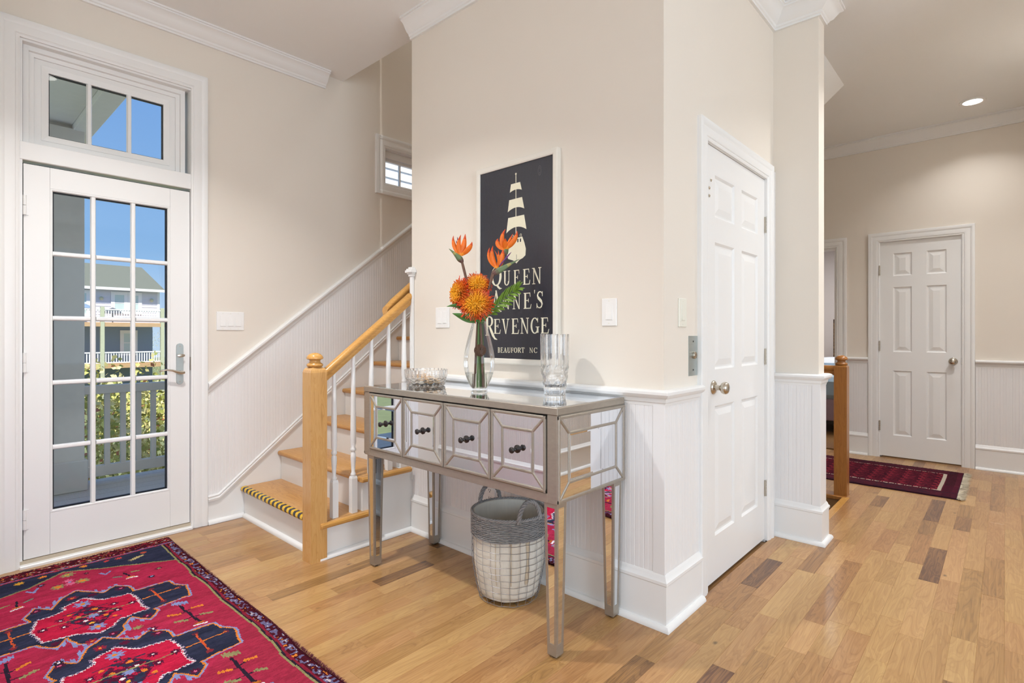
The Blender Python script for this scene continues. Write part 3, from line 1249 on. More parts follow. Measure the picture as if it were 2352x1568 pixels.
# stair window (window_2)
w2 = thing('window_2', 'small white framed window high on the stair wall', 'window', (2.87, YA + .08, 2.362), kind='structure')
mb = MB()
mb.frame('y', YA, 1, 2.487, 3.25, 2.362, 2.652, [(-.012, 0), (-.012, .16), (.0, .16), (.0, 0)], True)
mb.build('jamb', 'trim_white', w2)
mb = MB()
mb.box(2.499, 3.238, YA + .03, YA + .05, 2.585, 2.640)
mb.box(2.499, 3.238, YA + .05, YA + .08, 2.565, 2.640)
mb.build('shade_headrail', 'trim_white', w2, bevel=.002)
mb = MB()
mb.frame('y', YA + .06, 1, 2.530, 3.21, 2.390, 2.620, [(-.004, 0), (-.004, .03), (.034, .03), (.034, 0)], True)
mb.build('sash', 'trim_white', w2)
mb = MB()
mb.box(2.680, 2.692, YA + .065, YA + .085, 2.385, 2.62)
mb.box(3.00, 3.012, YA + .065, YA + .085, 2.385, 2.62)
mb.build('muntin', 'trim_white', w2)
for a, b in ((2.525, 2.68), (2.692, 3.0), (3.012, 3.215)):
    mb = MB()
    mb.add([(a, YA + .075, 2.386), (b, YA + .075, 2.386), (b, YA + .075, 2.624), (a, YA + .075, 2.624)], [(0, 1, 2, 3)])
    mb.build('pane', 'window_glass', w2, recalc=False)

# ------------------------------------------------------------------ staircase
st = thing('staircase', 'white staircase with golden oak treads climbing behind the console', 'staircase', (1.42, 3.13, 0))
YO = 2.632                       # open side of the lower steps
NST = 15
body = MB()
for n in range(1, NST + 1):
    xn = X1 + NRUN * (n - 1)
    zt = NRISE * n
    ylo = YO if n <= 3 else 2.652
    # tread with rounded nosing
    tk = .030
    xe = xn + NRUN + .028
    prof = [(xe, zt), (xn + .010, zt), (xn + .003, zt - .005), (xn, zt - .015), (xn + .003, zt - .025), (xn + .010, zt - tk), (xe, zt - tk)]
    m1 = MB()
    if n <= 2:
        m1.prism(prof, 'y', YO - .002, YA - .01)
    else:
        m1.prism(prof, 'y', 2.654, YA - .01)
    tr = m1.build('tread', 'oak_tread', st, smooth=True, angle=50)
    if n <= 2:
        # return nosing on the open side
        r0, r1 = xn + .004, xn + NRUN + .100
        pr = [(YO + .005, zt), (YO - .026, zt), (YO - .033, zt - .005), (YO - .036, zt - .015), (YO - .033, zt - .025), (YO - .026, zt - tk), (YO + .005, zt - tk)]
        m2 = MB()
        m2.prism(pr, 'x', r0, min(r1, XB - .03))
        m2.build('return_nosing', 'oak_rail', tr, bevel=.004)
    m3 = MB()
    m3.box(xn + .024, xn + .042, ylo if n <= 2 else 2.654, YA - .01, zt - NRISE, zt - tk)
    m3.build('riser', 'trim_white', st)
    # body below the tread on the open side
    if n <= 3:
        xr = xn + .042
        if n <= 2:
            body.box(xr, xe, YO, YO + .02, zt - NRISE, zt - tk)
            body.box(xe, XB, YO, YO + .02, zt - NRISE, zt)
        else:
            body.box(xr, XB, YO, YO + .02, zt - NRISE, zt + NRISE)
body.build('stringer', 'trim_white', st)
# hazard tape on the first nosing: bands of yellow and black
m1 = MB()
xn, zt = X1, NRISE
arc = [(xn + .034, zt + .0012), (xn + .009, zt + .0012), (xn + .001, zt - .005), (xn - .0022, zt - .015), (xn + .001, zt - .025)]
yy = 2.70
k = 0
while yy < YA - .012:
    y2 = min(yy + .0265, YA - .012)
    c = srgb(232, 186, 40) if k % 2 == 0 else srgb(38, 40, 48)
    sh = .010
    vs = []
    for i, (a, b) in enumerate(arc):
        d = sh * i / 4
        vs += [(a, yy - d, b), (a, y2 - d, b)]
    m1.add(vs, [(2 * i, 2 * i + 1, 2 * i + 3, 2 * i + 2) for i in range(4)], c)
    yy = y2
    k += 1
tag(m1.build('hazard_tape', 'tape_print', st, recalc=False, attr='Col', smooth=False), 'yellow and black striped tape')

# stair railing -------------------------------------------------------------
rl = st
nx, ny, nh = 1.388, 2.654, .0445
m1 = MB()
top = 1.004
m1.box(nx - nh, nx + nh, ny - nh, ny + nh, 0, top - .03)
# rounded shoulders at the top of the post
ring = []
for kk, (ins, z) in enumerate([(0, top - .03), (.003, top - .018), (.010, top - .008), (.022, top - .001), (.03, top + .004)]):
    a = nh - ins
    ring.append([(nx - a, ny - a, z), (nx + a, ny - a, z), (nx + a, ny + a, z), (nx - a, ny + a, z)])
vs = [p for r in ring for p in r]
fs = [(i * 4 + j, i * 4 + (j + 1) % 4, i * 4 + 4 + (j + 1) % 4, i * 4 + 4 + j) for i in range(4) for j in range(4)] + [(16, 17, 18, 19)]
m1.add(vs, fs)
npst = m1.build('newel_post', 'oak_post', rl)
CAP = [(0, 0), (.036, 0), (.040, .004), (.041, .010), (.037, .016), (.029, .021), (.0265, .030), (.029, .036), (.038, .039), (.0415, .042), (.041, .048),
       (.036, .058), (.026, .066), (.013, .071), (0, .0725)]
m1 = MB()
m1.lathe(CAP, nx, ny, top - .001, 28)
m1.build('newel_cap', 'oak_rail', npst, smooth=True, angle=50)
# handrail: shaped section swept up the slope
RS = [(-.018, -.040), (.018, -.040), (.020, -.030), (.024, -.026), (.024, -.010), (.031, -.002), (.033, .012), (.027, .024), (.012, .031), (-.012, .031), (-.027, .024),
      (-.033, .012), (-.031, -.002), (-.024, -.010), (-.024, -.026), (-.020, -.030)]


def handrail(name, parent, pts, yc, mat='oak_rail', sec=RS):
    m_ = MB()
    sec = [(a_ * .82, b_ * .80) for a_, b_ in sec]
    k_ = len(sec)
    vs_ = []
    for i_, (x_, z_) in enumerate(pts):
        for a_, b_ in sec:
            vs_.append((x_, yc + a_, z_ + b_ * 1.22))
    fs_ = [(i_ * k_ + j_, i_ * k_ + (j_ + 1) % k_, (i_ + 1) * k_ + (j_ + 1) % k_, (i_ + 1) * k_ + j_) for i_ in range(len(pts) - 1) for j_ in range(k_)]
    fs_ += [tuple(range(k_)), tuple((len(pts) - 1) * k_ + j_ for j_ in range(k_ - 1, -1, -1))]
    m_.add(vs_, fs_)
    return m_.build(name, mat, parent, smooth=True, angle=40)


rz = lambda x: .974 + (x - 1.459) * .78
handrail('handrail', rl, [(nx + nh - .004, rz(nx + nh - .004)), (1.990, rz(1.990))], ny)


def baluster(parent, x, y, z0, z1, blk=.20, hw=.0165, mat='trim_white', taper_top=.010):
    m_ = MB()
    m_.box(x - hw, x + hw, y - hw, y + hw, z0, z0 + blk - .012)
    a, b = hw, hw * .82
    v0 = z0 + blk - .012
    vs_ = [(x - a, y - a, v0), (x + a, y - a, v0), (x + a, y + a, v0), (x - a, y + a, v0),
           (x - b, y - b, v0 + .012), (x + b, y - b, v0 + .012), (x + b, y + b, v0 + .012), (x - b, y + b, v0 + .012)]
    m_.add(vs_, [(0, 1, 5, 4), (1, 2, 6, 5), (2, 3, 7, 6), (3, 0, 4, 7), (4, 5, 6, 7)])
    h = z1 - (z0 + blk)
    pr = [(.0115, 0), (.0150, .006), (.0150, .012), (.0095, .022), (.0120, .06), (.0150, .105), (.0135, .125), (.0095, .132), (.0150, .140), (.0150, .150),
          (.0110, .158), (.0165, .185), (.0155, .24), (taper_top, h)]
    m_.lathe(pr, x, y, z0 + blk, 14)
    return m_.build('baluster', mat, parent, smooth=True, angle=40)


for x, n in ((1.497, 1), (1.612, 1), (1.727, 2), (1.842, 2), (1.952, 3)):
    baluster(rl, x, ny, NRISE * n if n < 3 else NRISE * 3 - .03, rz(x) - .028)
# white end post with cap where the railing meets the wall corner
m1 = MB()
m1.box(1.990, 2.006, 2.624, 2.650, .3, 1.520)
m1.build('end_post', 'trim_white', rl, bevel=.002)
m1 = MB()
for a, z0, z1 in ((.004, 1.518, 1.532), (.010, 1.532, 1.540), (.018, 1.540, 1.556), (.013, 1.556, 1.564), (.004, 1.564, 1.574)):
    m1.box(1.988 - a, 2.006, 2.620 - a, 2.652 + a, z0, z1)
m1.build('end_post_cap', 'trim_white', rl, bevel=.002)
# wall rail on the inner stair wall
hr = thing('wall_handrail', 'oak handrail fixed to the inner stair wall above the balusters', 'handrail', (1.9, 2.75, 1.3))
handrail('rail', hr, [(1.880, 1.306), (1.93, 1.355), (4.2, 1.355 + 2.27 * .80)], 2.745)
for xx in (2.4, 3.3):
    zz = 1.355 + (xx - 1.93) * .8 - .05
    m1 = MB()
    m1.tube([(xx, 2.652, zz - .03), (xx, 2.70, zz - .03), (xx, 2.745, zz + .01)], .008, 8)
    m1.build('bracket', 'nickel', hr, smooth=True)

# hallway railing round the stairwell -------------------------------------------------------------
hl = thing('hall_railing', 'short oak newel post and rail guarding the hallway stairwell', 'railing', (4.54, .884, 0))
hx2, hy2, hh = 4.542, .886, .041
m1 = MB()
m1.box(hx2 - hh, hx2 + hh, hy2 - hh, hy2 + hh, -.12, .935)
vs = []
for ins, z in ((0, .935), (.006, .944), (.02, .950)):
    a = hh - ins
    vs += [(hx2 - a, hy2 - a, z), (hx2 + a, hy2 - a, z), (hx2 + a, hy2 + a, z), (hx2 - a, hy2 + a, z)]
m1.add(vs, [(i * 4 + j, i * 4 + (j + 1) % 4, i * 4 + 4 + (j + 1) % 4, i * 4 + 4 + j) for i in range(2) for j in range(4)] + [(8, 9, 10, 11)])
hp2 = m1.build('newel_post', 'oak_hall', hl)
m1 = MB()
m1.lathe([(r * .98, z) for r, z in CAP], hx2, hy2, .947, 24)
m1.build('newel_cap', 'oak_hall', hp2, smooth=True, angle=50)
m1 = MB()
m1.prism([(hx2 + a, .912 + b) for a, b in RS], 'y', hy2 + hh - .002, 2.53)
m1.build('handrail', 'oak_hall', hl, smooth=True, angle=40)
yy = hy2 + .125
while yy < 2.45:
    baluster(hl, hx2, yy, .0, .88, blk=.18)
    yy += .118
m1 = MB()
m1.box(4.478, 4.60, .84, 2.53, -.028, .004)
m1.build('floor_nosing', 'oak_hall', hl, bevel=.006)
m1 = MB()
m1.box(XD + .125, 4.50, .822, .872, -.028, .001)
m1.build('floor_nosing', 'oak_rail', hl, bevel=.004)

# ------------------------------------------------------------------ switches, plates, outlet


def plate(name, axis, plane, sgn, a, z, w, h, label, n=1, mat='switch_white', cat='switch', group=None):
    loc = (a, plane, z) if axis == 'y' else (plane, a, z)
    t = thing(name, label, cat, loc, group)

    def B(m_, a0, a1, v0, v1, z0, z1):
        lo, hi = sorted((plane + sgn * v0, plane + sgn * v1))
        if axis == 'y':
            m_.box(a0, a1, lo, hi, z0, z1)
        else:
            m_.box(lo, hi, a0, a1, z0, z1)
    m_ = MB()
    B(m_, a - w / 2, a + w / 2, -.001, .006, z - h / 2, z + h / 2)
    m_.build('cover_plate', mat, t, bevel=.002)
    pitch = .046
    for i in range(n):
        c = a + (i - (n - 1) / 2) * pitch
        m_ = MB()
        B(m_, c - .0175, c + .0175, .004, .0068, z - .034, z + .034)
        r_ = m_.build('switch_frame', mat, t, bevel=.0008)
        m_ = MB()
        # rocker: tilted paddle
        hz = .031

        def P(aa, v, zz):
            return (aa, plane + sgn * v, zz) if axis == 'y' else (plane + sgn * v, aa, zz)
        vs_ = []
        for zz, v in ((z - hz, .0105), (z, .0078), (z + hz, .0072)):
            vs_ += [P(c - .0145, v, zz), P(c + .0145, v, zz)]
        vs_ += [P(c - .0145, .005, z - hz), P(c + .0145, .005, z - hz), P(c - .0145, .005, z + hz), P(c + .0145, .005, z + hz)]
        m_.add(vs_, [(0, 1, 3, 2), (2, 3, 5, 4), (6, 7, 1, 0), (4, 5, 9, 8), (6, 0, 2, 4, 8), (1, 7, 9, 5, 3)])
        m_.build('rocker', mat, t)
        for zz in (z - .048, z + .048):
            m_ = MB()
            lo = P(c, .005, zz)
            hi = P(c, .0068, zz)
            m_.tube([lo, hi], .0028, 8)
            m_.build('screw', 'switch_cream', t)
    return t


plate('light_switch', 'y', YA, -1, 1.334, 1.255, .165, .116, 'white triple rocker switch plate beside the outside door', 3)
plate('light_switch', 'x', XB, -1, 2.362, 1.266, .118, .116, 'white double rocker switch plate half hidden behind the orange flowers', 2)
plate('light_switch', 'x', XB, -1, 1.261, 1.266, .074, .118, 'white single rocker switch plate between sign and wall corner', 1)
plate('light_switch', 'y', YC, -1, 2.170, 1.262, .072, .120, 'cream single switch plate above the steel call plate', 1, 'switch_cream')

cp = thing('call_plate', 'steel call plate with round brass button beside six panel door', 'call button', (2.278, YC, 1.08))
m1 = MB()
m1.box(2.234, 2.322, YC - .0025, YC + .001, .991, 1.164)
m1.build('plate', 'steel_brushed', cp)
m1 = MB()
m1.tube([(2.278, YC - .001, 1.080), (2.278, YC - .012, 1.080), (2.278, YC - .014, 1.080)], [.016, .016, .0145], 20)
m1.tube([(2.278, YC - .0138, 1.080), (2.278, YC - .0155, 1.080)], [.011, .010], 20)
tag(m1.build('button', 'nickel', cp, smooth=True), 'round brass push button')
for z in (1.140, 1.016):
    m1 = MB()
    m1.tube([(2.278, YC - .001, z), (2.278, YC - .0036, z)], .0038, 10)
    m1.build('screw', 'slot_dark', cp)

ot = thing('wall_outlet', 'white duplex wall outlet under the console behind the basket handle', 'outlet', (XB - .009, 1.972, .345))
m1 = MB()
m1.box(XB - .015, XB - .008, 1.972 - .035, 1.972 + .035, .345 - .057, .345 + .057)
m1.build('cover_plate', 'switch_white', ot, bevel=.002)
for z in (.345 - .020, .345 + .020):
    m1 = MB()
    m1.tube([(XB - .012, 1.972, z), (XB - .0165, 1.972, z)], .0165, 16)
    f_ = m1.build('socket_face', 'switch_white', ot)
    m1 = MB()
    m1.box(XB - .0172, XB - .016, 1.972 - .0075, 1.972 - .0050, z - .003, z + .006)
    m1.box(XB - .0172, XB - .016, 1.972 + .0050, 1.972 + .0075, z - .003, z + .006)
    m1.box(XB - .0172, XB - .016, 1.972 - .0025, 1.972 + .0025, z - .011, z - .006)
    m1.build('slots', 'slot_dark', f_)

# ------------------------------------------------------------------ recessed lights


def downlight(x, y, label, watts, r=.085, zc=ZC):
    t = thing('recessed_light', label, 'ceiling light', (x, y, zc - .012), 'recessed ceiling lights')
    m_ = MB()
    m_.lathe([(r * .72, .010), (r * .74, .002), (r * .95, 0), (r, .004), (r, .012), (r * .72, .012)], x, y, zc - .012, 32, closed=True)
    m_.build('trim_ring', 'lamp_trim', t, smooth=True)
    m_ = MB()
    m_.lathe([(0, 0), (r * .73, 0), (r * .73, .004), (0, .004)], x, y, zc - .008, 32)
    m_.build('lens', 'lamp_lens', t)
    li = light('recessed_light_glow', 'AREA', (x, y, zc - .016), (0, 0, 0), watts, (.98, .985, 1.0), shape='DISK', size=r * 1.4, spread=2.1)
    li.parent = t
    li.location = (0, 0, -.004)
    return t


downlight(5.72, .197, 'lit recessed ceiling light in front of the hallway door', 4.5)
downlight(4.7, -.22, 'added unseen recessed ceiling light beside the hallway side wall', 19)  # added out of view to brighten the hallway end
downlight(.62, 2.30, 'added unseen recessed ceiling light over the patterned rug', 28)  # unseen lamp added to lift the nook by the outside door
downlight(.2, .7, 'lit recessed ceiling light over the foyer by the console', 9)
downlight(3.55, .0, 'added unseen recessed ceiling light over the hallway by six panel door', 12)  # added above the view as extra hallway light
downlight(3.6, 3.12, 'added unseen recessed ceiling light high above the staircase', 12, zc=5.6)  # added out of sight to lighten the dark upper stair wall
downlight(-1.6, .4, 'added unseen recessed ceiling light over the living room', 9)  # unseen fill added behind the camera for flatter light

# ------------------------------------------------------------------ console table
ct = thing('console_table', 'champagne framed console table with mirrored drawers and tapered mirrored legs', 'console table', (1.757, 1.795, 0))
CX0, CX1, CY0, CY1 = 1.530, 1.984, 1.178, 2.412
ZT, ZD1, ZD0, ZB = .910, .880, .597, .562
m1 = MB()
m1.box(CX0 - .003, CX1, CY0 - .003, CY1 + .003, ZD1 + .001, ZT - .002)
m1.build('top_frame', 'champagne_leaf', ct, bevel=.002)
m1 = MB()
m1.box(CX0 + .006, CX1 - .006, CY0 + .006, CY1 - .006, ZT - .003, ZT)
tag(m1.build('mirror_top', 'mirror_silver', ct), 'clear mirrored glass top')
m1 = MB()
m1.box(CX0 + .022, CX1 - .002, CY0 + .0125, CY1 - .0125, ZB + .002, ZD1)         # carcass core
m1.box(CX0, CX0 + .022, CY0, CY0 + .046, ZB, ZD1 + .001)       # front corner posts
m1.box(CX0, CX0 + .022, CY1 - .042, CY1, ZB, ZD1 + .001)
m1.box(CX0, CX0 + .022, CY0 + .046, CY1 - .042, ZB, ZD0 - .0015)   # bottom rail
m1.build('carcass', 'champagne_leaf', ct, bevel=.0012)


def mirror_panel(parent, axis, plane, sgn, a0, a1, z0, z1, ins, bar=.0105, edge=.0115):
    """Champagne moulding in a picture-frame pattern with five mirrors between the bars."""
    def P(a, v, z):
        return (a, plane + sgn * v, z) if axis == 'y' else (plane + sgn * v, a, z)
    ia0, ia1, iz0, iz1 = a0 + ins, a1 - ins, z0 + ins, z1 - ins
    # mirrors
    e = edge * .8
    outer = [(a0 + e, z0 + e), (a1 - e, z0 + e), (a1 - e, z1 - e), (a0 + e, z1 - e)]
    inner = [(ia0, iz0), (ia1, iz0), (ia1, iz1), (ia0, iz1)]
    for j in range(4):
        j2 = (j + 1) % 4
        q = [outer[j], outer[j2], inner[j2], inner[j]]
        m_ = MB()
        m_.add([P(a, .0030, z) for a, z in q] + [P(a, -.001, z) for a, z in q],
               [(0, 1, 2, 3), (7, 6, 5, 4)] + [(i, 4 + i, 4 + (i + 1) % 4, (i + 1) % 4) for i in range(4)])
        m_.build('mirror_pane', 'mirror_silver', parent)
    # centre mirror with a bevelled border
    bv = .007
    o4 = inner
    i4 = [(ia0 + bv + .004, iz0 + bv + .004), (ia1 - bv - .004, iz0 + bv + .004), (ia1 - bv - .004, iz1 - bv - .004), (ia0 + bv + .004, iz1 - bv - .004)]
    m_ = MB()
    m_.add([P(a, .0034, z) for a, z in o4] + [P(a, .0022, z) for a, z in i4] + [P(a, -.001, z) for a, z in o4],
           [(4, 5, 6, 7)] + [(i, (i + 1) % 4, 4 + (i + 1) % 4, 4 + i) for i in range(4)] + [(i, 8 + i, 8 + (i + 1) % 4, (i + 1) % 4) for i in range(4)] + [(11, 10, 9, 8)])
    m_.build('mirror_pane', 'mirror_silver', parent)
    # mouldings
    m_ = MB()

    lift = [0.0]

    def bar_(p, q, w):
        lift[0] += .00006
        e_ = lift[0]
        p = Vector(p)
        q = Vector(q)
        d = (q - p).normalized()
        nn = Vector((-d.y, d.x)) * w / 2
        c4 = [p + nn, q + nn, q - nn, p - nn]
        n5 = nn * .45
        t4 = [p + n5, q + n5, q - n5, p - n5]
        m_.add([P(a.x, -.001, a.y) for a in c4] + [P(a.x, .0045 + e_, a.y) for a in c4] + [P(a.x, .0065 + e_, a.y) for a in t4],
               [(0, 1, 5, 4), (2, 3, 7, 6), (4, 5, 9, 8), (8, 9, 10, 11), (11, 10, 6, 7), (0, 4, 8, 11, 7, 3), (1, 2, 6, 10, 9, 5)])
    for j in range(4):
        bar_(inner[j], inner[(j + 1) % 4], bar)
        bar_(outer[j], inner[j], bar)
    h = edge / 2
    eo = [(a0 + h, z0 + h), (a1 - h, z0 + h), (a1 - h, z1 - h), (a0 + h, z1 - h)]
    for j in range(4):
        p, q = Vector(eo[j]), Vector(eo[(j + 1) % 4])
        d = (q - p).normalized() * h
        bar_(p - d, q + d, edge)
    return m_.build('moulding', 'champagne_leaf', parent)


def drawer_knob(parent, x, y, z):
    prof = [(0, 0), (.0155, 0), (.0155, .003), (.010, .006), (.0055, .009), (.0055, .014), (.0075, .017), (.0055, .020), (.0055, .024), (.010, .027), (.0125, .031),
            (.0115, .036), (.006, .039), (0, .0395)]
    seg = 18
    vs_ = []
    for r_, d_ in prof:
        for k_ in range(seg):
            an = 2 * PI * k_ / seg
            vs_.append((x - d_, y + r_ * math.cos(an), z + r_ * math.sin(an)))
    fs_ = [(i * seg + k_, i * seg + (k_ + 1) % seg, (i + 1) * seg + (k_ + 1) % seg, (i + 1) * seg + k_) for i in range(len(prof) - 1) for k_ in range(seg)]
    m_ = MB()
    m_.add(vs_, fs_)
    return tag(m_.build('drawer_knob', 'bronze_dark', parent, smooth=True, angle=50), 'dark bronze spool knob')


YD = [1.2265, 1.508, 1.793, 2.084, 2.3675]
for i in range(4):
    a0, a1 = YD[i] + .0015, YD[i + 1] - .0015
    z0, z1 = ZD0 + .001, ZD1 - .0045
    m1 = MB()
    m1.box(CX0 + .001, CX0 + .021, a0, a1, z0, z1)
    dr = m1.build('drawer', 'champagne_leaf', ct)
    mirror_panel(dr, 'x', CX0 + .001, -1, a0, a1, z0, z1, .062)
    drawer_knob(dr, CX0 - .001, (a0 + a1) / 2, (z0 + z1) / 2)
m1 = MB()
m1.box(CX0 + .0215, CX0 + .0225, YD[0], YD[-1], ZD0 - .001, ZD1 + .0005)
m1.build('drawer_gap', 'gap_black', ct)
for nm, pl, sg in (('side_panel', CY0 + .0005, -1), ('side_panel', CY1 - .0005, 1)):
    m1 = MB()
    lo, hi = sorted((pl, pl - sg * .012))
    m1.box(CX0 + .022, CX1, lo, hi, ZB, ZD1 + .0005)
    sp_ = m1.build(nm, 'champagne_leaf', ct)
    mirror_panel(sp_, 'y', pl, sg, CX0 + .001, CX1, ZB + .004, ZD1 - .002, .066, edge=.012)


def table_leg(lx, ly, tw=.058, bw=.041):
    """Tapered square leg about a plumb axis."""
    def corner(z):
        w = (tw + (bw - tw) * (1 - z / ZB)) / 2
        return lx - w, lx + w, ly - w, ly + w
    ins = .0022
    # core post
    m_ = MB()

    def ringv(z, d=0.0):
        a, b, c, e = corner(z)
        return [(a + d, c + d, z), (b - d, c + d, z), (b - d, e - d, z), (a + d, e - d, z)]
    vs_ = ringv(.010, ins) + ringv(ZB, ins)
    m_.add(vs_, [(0, 1, 5, 4), (1, 2, 6, 5), (2, 3, 7, 6), (3, 0, 4, 7), (4, 5, 6, 7), (3, 2, 1, 0)])
    # foot block
    vs_ = ringv(.006, .003) + ringv(.010, 0) + ringv(.052, 0)
    m_.add(vs_, [(0, 1, 5, 4), (1, 2, 6, 5), (2, 3, 7, 6), (3, 0, 4, 7), (4, 5, 9, 8), (5, 6, 10, 9), (6, 7, 11, 10), (7, 4, 8, 11), (8, 9, 10, 11), (3, 2, 1, 0)])
    # head band
    vs_ = ringv(ZB - .016, 0) + ringv(ZB, 0)
    m_.add(vs_, [(0, 1, 5, 4), (1, 2, 6, 5), (2, 3, 7, 6), (3, 0, 4, 7), (4, 5, 6, 7), (3, 2, 1, 0)])
    # four corner strips
    cw = .0105
    for sx in (0, 1):
        for sy in (0, 1):
            vs_ = []
            for z in (.052, ZB - .016):
                a, b, c, e = corner(z)
                xa, xb = (a, a + cw) if sx == 0 else (b - cw, b)
                ya, yb = (c, c + cw) if sy == 0 else (e - cw, e)
                vs_ += [(xa, ya, z), (xb, ya, z), (xb, yb, z), (xa, yb, z)]
            m_.add(vs_, [(0, 1, 5, 4), (1, 2, 6, 5), (2, 3, 7, 6), (3, 0, 4, 7), (4, 5, 6, 7), (3, 2, 1, 0)])
    lg = m_.build('leg', 'champagne_leaf', ct, recalc=True)
    # mirror strips on the four faces
    for face in range(4):
        vs_ = []
        for z in (.0525, ZB - .0165):
            a, b, c, e = corner(z)
            d = .0012
            q = {0: [(a + cw, c + d), (b - cw, c + d)], 1: [(b - d, c + cw), (b - d, e - cw)],
                 2: [(b - cw, e - d), (a + cw, e - d)], 3: [(a + d, e - cw), (a + d, c + cw)]}[face]
            vs_ += [(*q[0], z), (*q[1], z)]
        m_ = MB()
        m_.add(vs_, [(0, 1, 3, 2)])
        m_.build('mirror_strip', 'mirror_silver', lg, recalc=False)
    m_ = MB()
    a, b, c, e = corner(.0)
    m_.lathe([(0, 0), (.012, 0), (.012, .008), (0, .008)], (a + b) / 2, (c + e) / 2, 0, 14)
    m_.build('foot_pad', 'slot_dark', lg)
    return lg


for lx in (1.5625, 1.9430):
    for ly in (1.2115, 2.3630):
        table_leg(lx, ly)

# ------------------------------------------------------------------ painted sign on the wall
SX = XB - .022                     # front of the board
sg_ = thing('wall_sign', 'tall navy wooden sign with cream ship and lettering in white frame', 'sign', (XB - .012, 1.788, 1.02))
m1 = MB()
m1.box(SX, XB - .002, 1.549, 2.037, 1.047, 2.012)
m1.build('board', 'sign_navy', sg_)
m1 = MB()
m1.frame('x', XB - .001, -1, 1.549, 2.036, 1.048, 2.008, [(-.002, 0), (-.002, .026), (.004, .029), (.020, .029), (.026, .026), (.026, 0)], True)
m1.build('frame', 'sign_frame', sg_)


def flat(m_, poly, dx=.0008):
    """A cream painted shape on the board: poly of (y, z)."""
    n_ = len(poly)
    a_ = sum(poly[i][0] * poly[(i + 1) % n_][1] - poly[(i + 1) % n_][0] * poly[i][1] for i in range(n_))
    if a_ > 0:
        poly = poly[::-1]
    m_.add([(SX - dx, p[0], p[1]) for p in poly] + [(SX + .0005, p[0], p[1]) for p in poly],
           [tuple(range(n_))] + [(i, n_ + i, n_ + (i + 1) % n_, (i + 1) % n_) for i in range(n_)])


def bez(p, q, c, n_=8):
    return [((1 - t) ** 2 * p[0] + 2 * t * (1 - t) * c[0] + t * t * q[0], (1 - t) ** 2 * p[1] + 2 * t * (1 - t) * c[1] + t * t * q[1]) for t in [i / n_ for i in range(n_ + 1)]]


SAILS = [[(1.817, 1.916), (1.757, 1.917), (1.746, 1.877), (1.825, 1.876), (1.784, 1.894)],
         [(1.829, 1.839), (1.744, 1.841), (1.730, 1.783), (1.839, 1.781), (1.784, 1.812)],
         [(1.836, 1.751), (1.731, 1.753), (1.716, 1.681), (1.849, 1.677), (1.784, 1.722)]]
for (tl, tr2, br, bl, c) in SAILS:
    m1 = MB()
    left = bez(bl, tl, ((bl[0] + tl[0]) / 2 - .006, (bl[1] + tl[1]) / 2), 5)
    right = bez(tr2, br, ((br[0] + tr2[0]) / 2 + .006, (br[1] + tr2[1]) / 2), 5)
    bot = bez(br, bl, c, 8)
    n_ = 6
    # as quads from top edge to the scooped foot
    topv = [(tl[0] + (tr2[0] - tl[0]) * i / 8, tl[1] + (tr2[1] - tl[1]) * i / 8) for i in range(9)]
    botv = bot[::-1]
    for i in range(8):
        flat(m1, [topv[i], topv[i + 1], botv[i + 1], botv[i]])
    m1.build('sail', 'sign_cream', sg_, recalc=False)
m1 = MB()
for a, b in ((1.960, 1.918), (1.894, 1.840), (1.812, 1.752), (1.706, 1.645)):
    flat(m1, [(1.7865, a), (1.7825, a), (1.7825, b), (1.7865, b)], .0006)
    m1.build('mast', 'sign_cream', sg_, recalc=False)
    m1 = MB()
flat(m1, [(1.7845 + .005 * math.cos(t), 1.962 + .005 * math.sin(t)) for t in [2 * PI * i / 10 for i in range(10)]])
m1.build('mast_top', 'sign_cream', sg_, recalc=False)
m1 = MB()
hull = [(1.814, 1.643), (1.743, 1.648), (1.730, 1.619), (1.720, 1.587), (1.7225, 1.555), (1.740, 1.543), (1.762, 1.536), (1.781, 1.520), (1.801, 1.536), (1.836, 1.547), (1.845, 1.568), (1.834, 1.603)]
flat(m1, hull)
hb = m1.build('hull', 'sign_cream', sg_, recalc=False)
m1 = MB()
for a, b in ((1.775, 1.767), (1.758, 1.750)):
    flat(m1, [(a, 1.639), (b, 1.640), (b, 1.624), (a, 1.623)], .0012)
flat(m1, [(1.7815, 1.564), (1.7795, 1.564), (1.7795, 1.538), (1.7815, 1.538)], .0012)
m1.build('hull_window', 'sign_navy', hb, recalc=False)
for sx in (1.753, 1.805):
    m1 = MB()
    pr = [(sx + .006 * math.cos(t) * (1 - t / 9), 1.656 + .008 * math.sin(t)) for t in [PI * 1.5 * i / 10 - .8 for i in range(11)]]
    for i in range(10):
        (a, b), (c, d) = pr[i], pr[i + 1]
        flat(m1, [(a, b), (c, d), (c - .0022, d - .0005), (a - .0022, b - .0005)])
    m1.build('stern_scroll', 'sign_cream', sg_, recalc=False)
m1 = MB()
for rr in (.018, .011):
    for i in range(16):
        t0, t1 = 2 * PI * i / 16, 2 * PI * (i + 1) / 16
        o_ = [(1.633 + rr * .62 * math.cos(t), 1.948 + rr * 1.3 * math.sin(t)) for t in (t0, t1)]
        i_ = [(1.633 + (rr - .0018) * .62 * math.cos(t), 1.948 + (rr - .0018) * 1.3 * math.sin(t)) for t in (t1, t0)]
        flat(m1, o_ + i_, .0004)
m1.build('wood_knot', 'sign_knot', sg_, recalc=False)

# serif letter shapes in a unit box


def R_(x0, x1, y0, y1):
    return [(x0, y0), (x1, y0), (x1, y1), (x0, y1)]


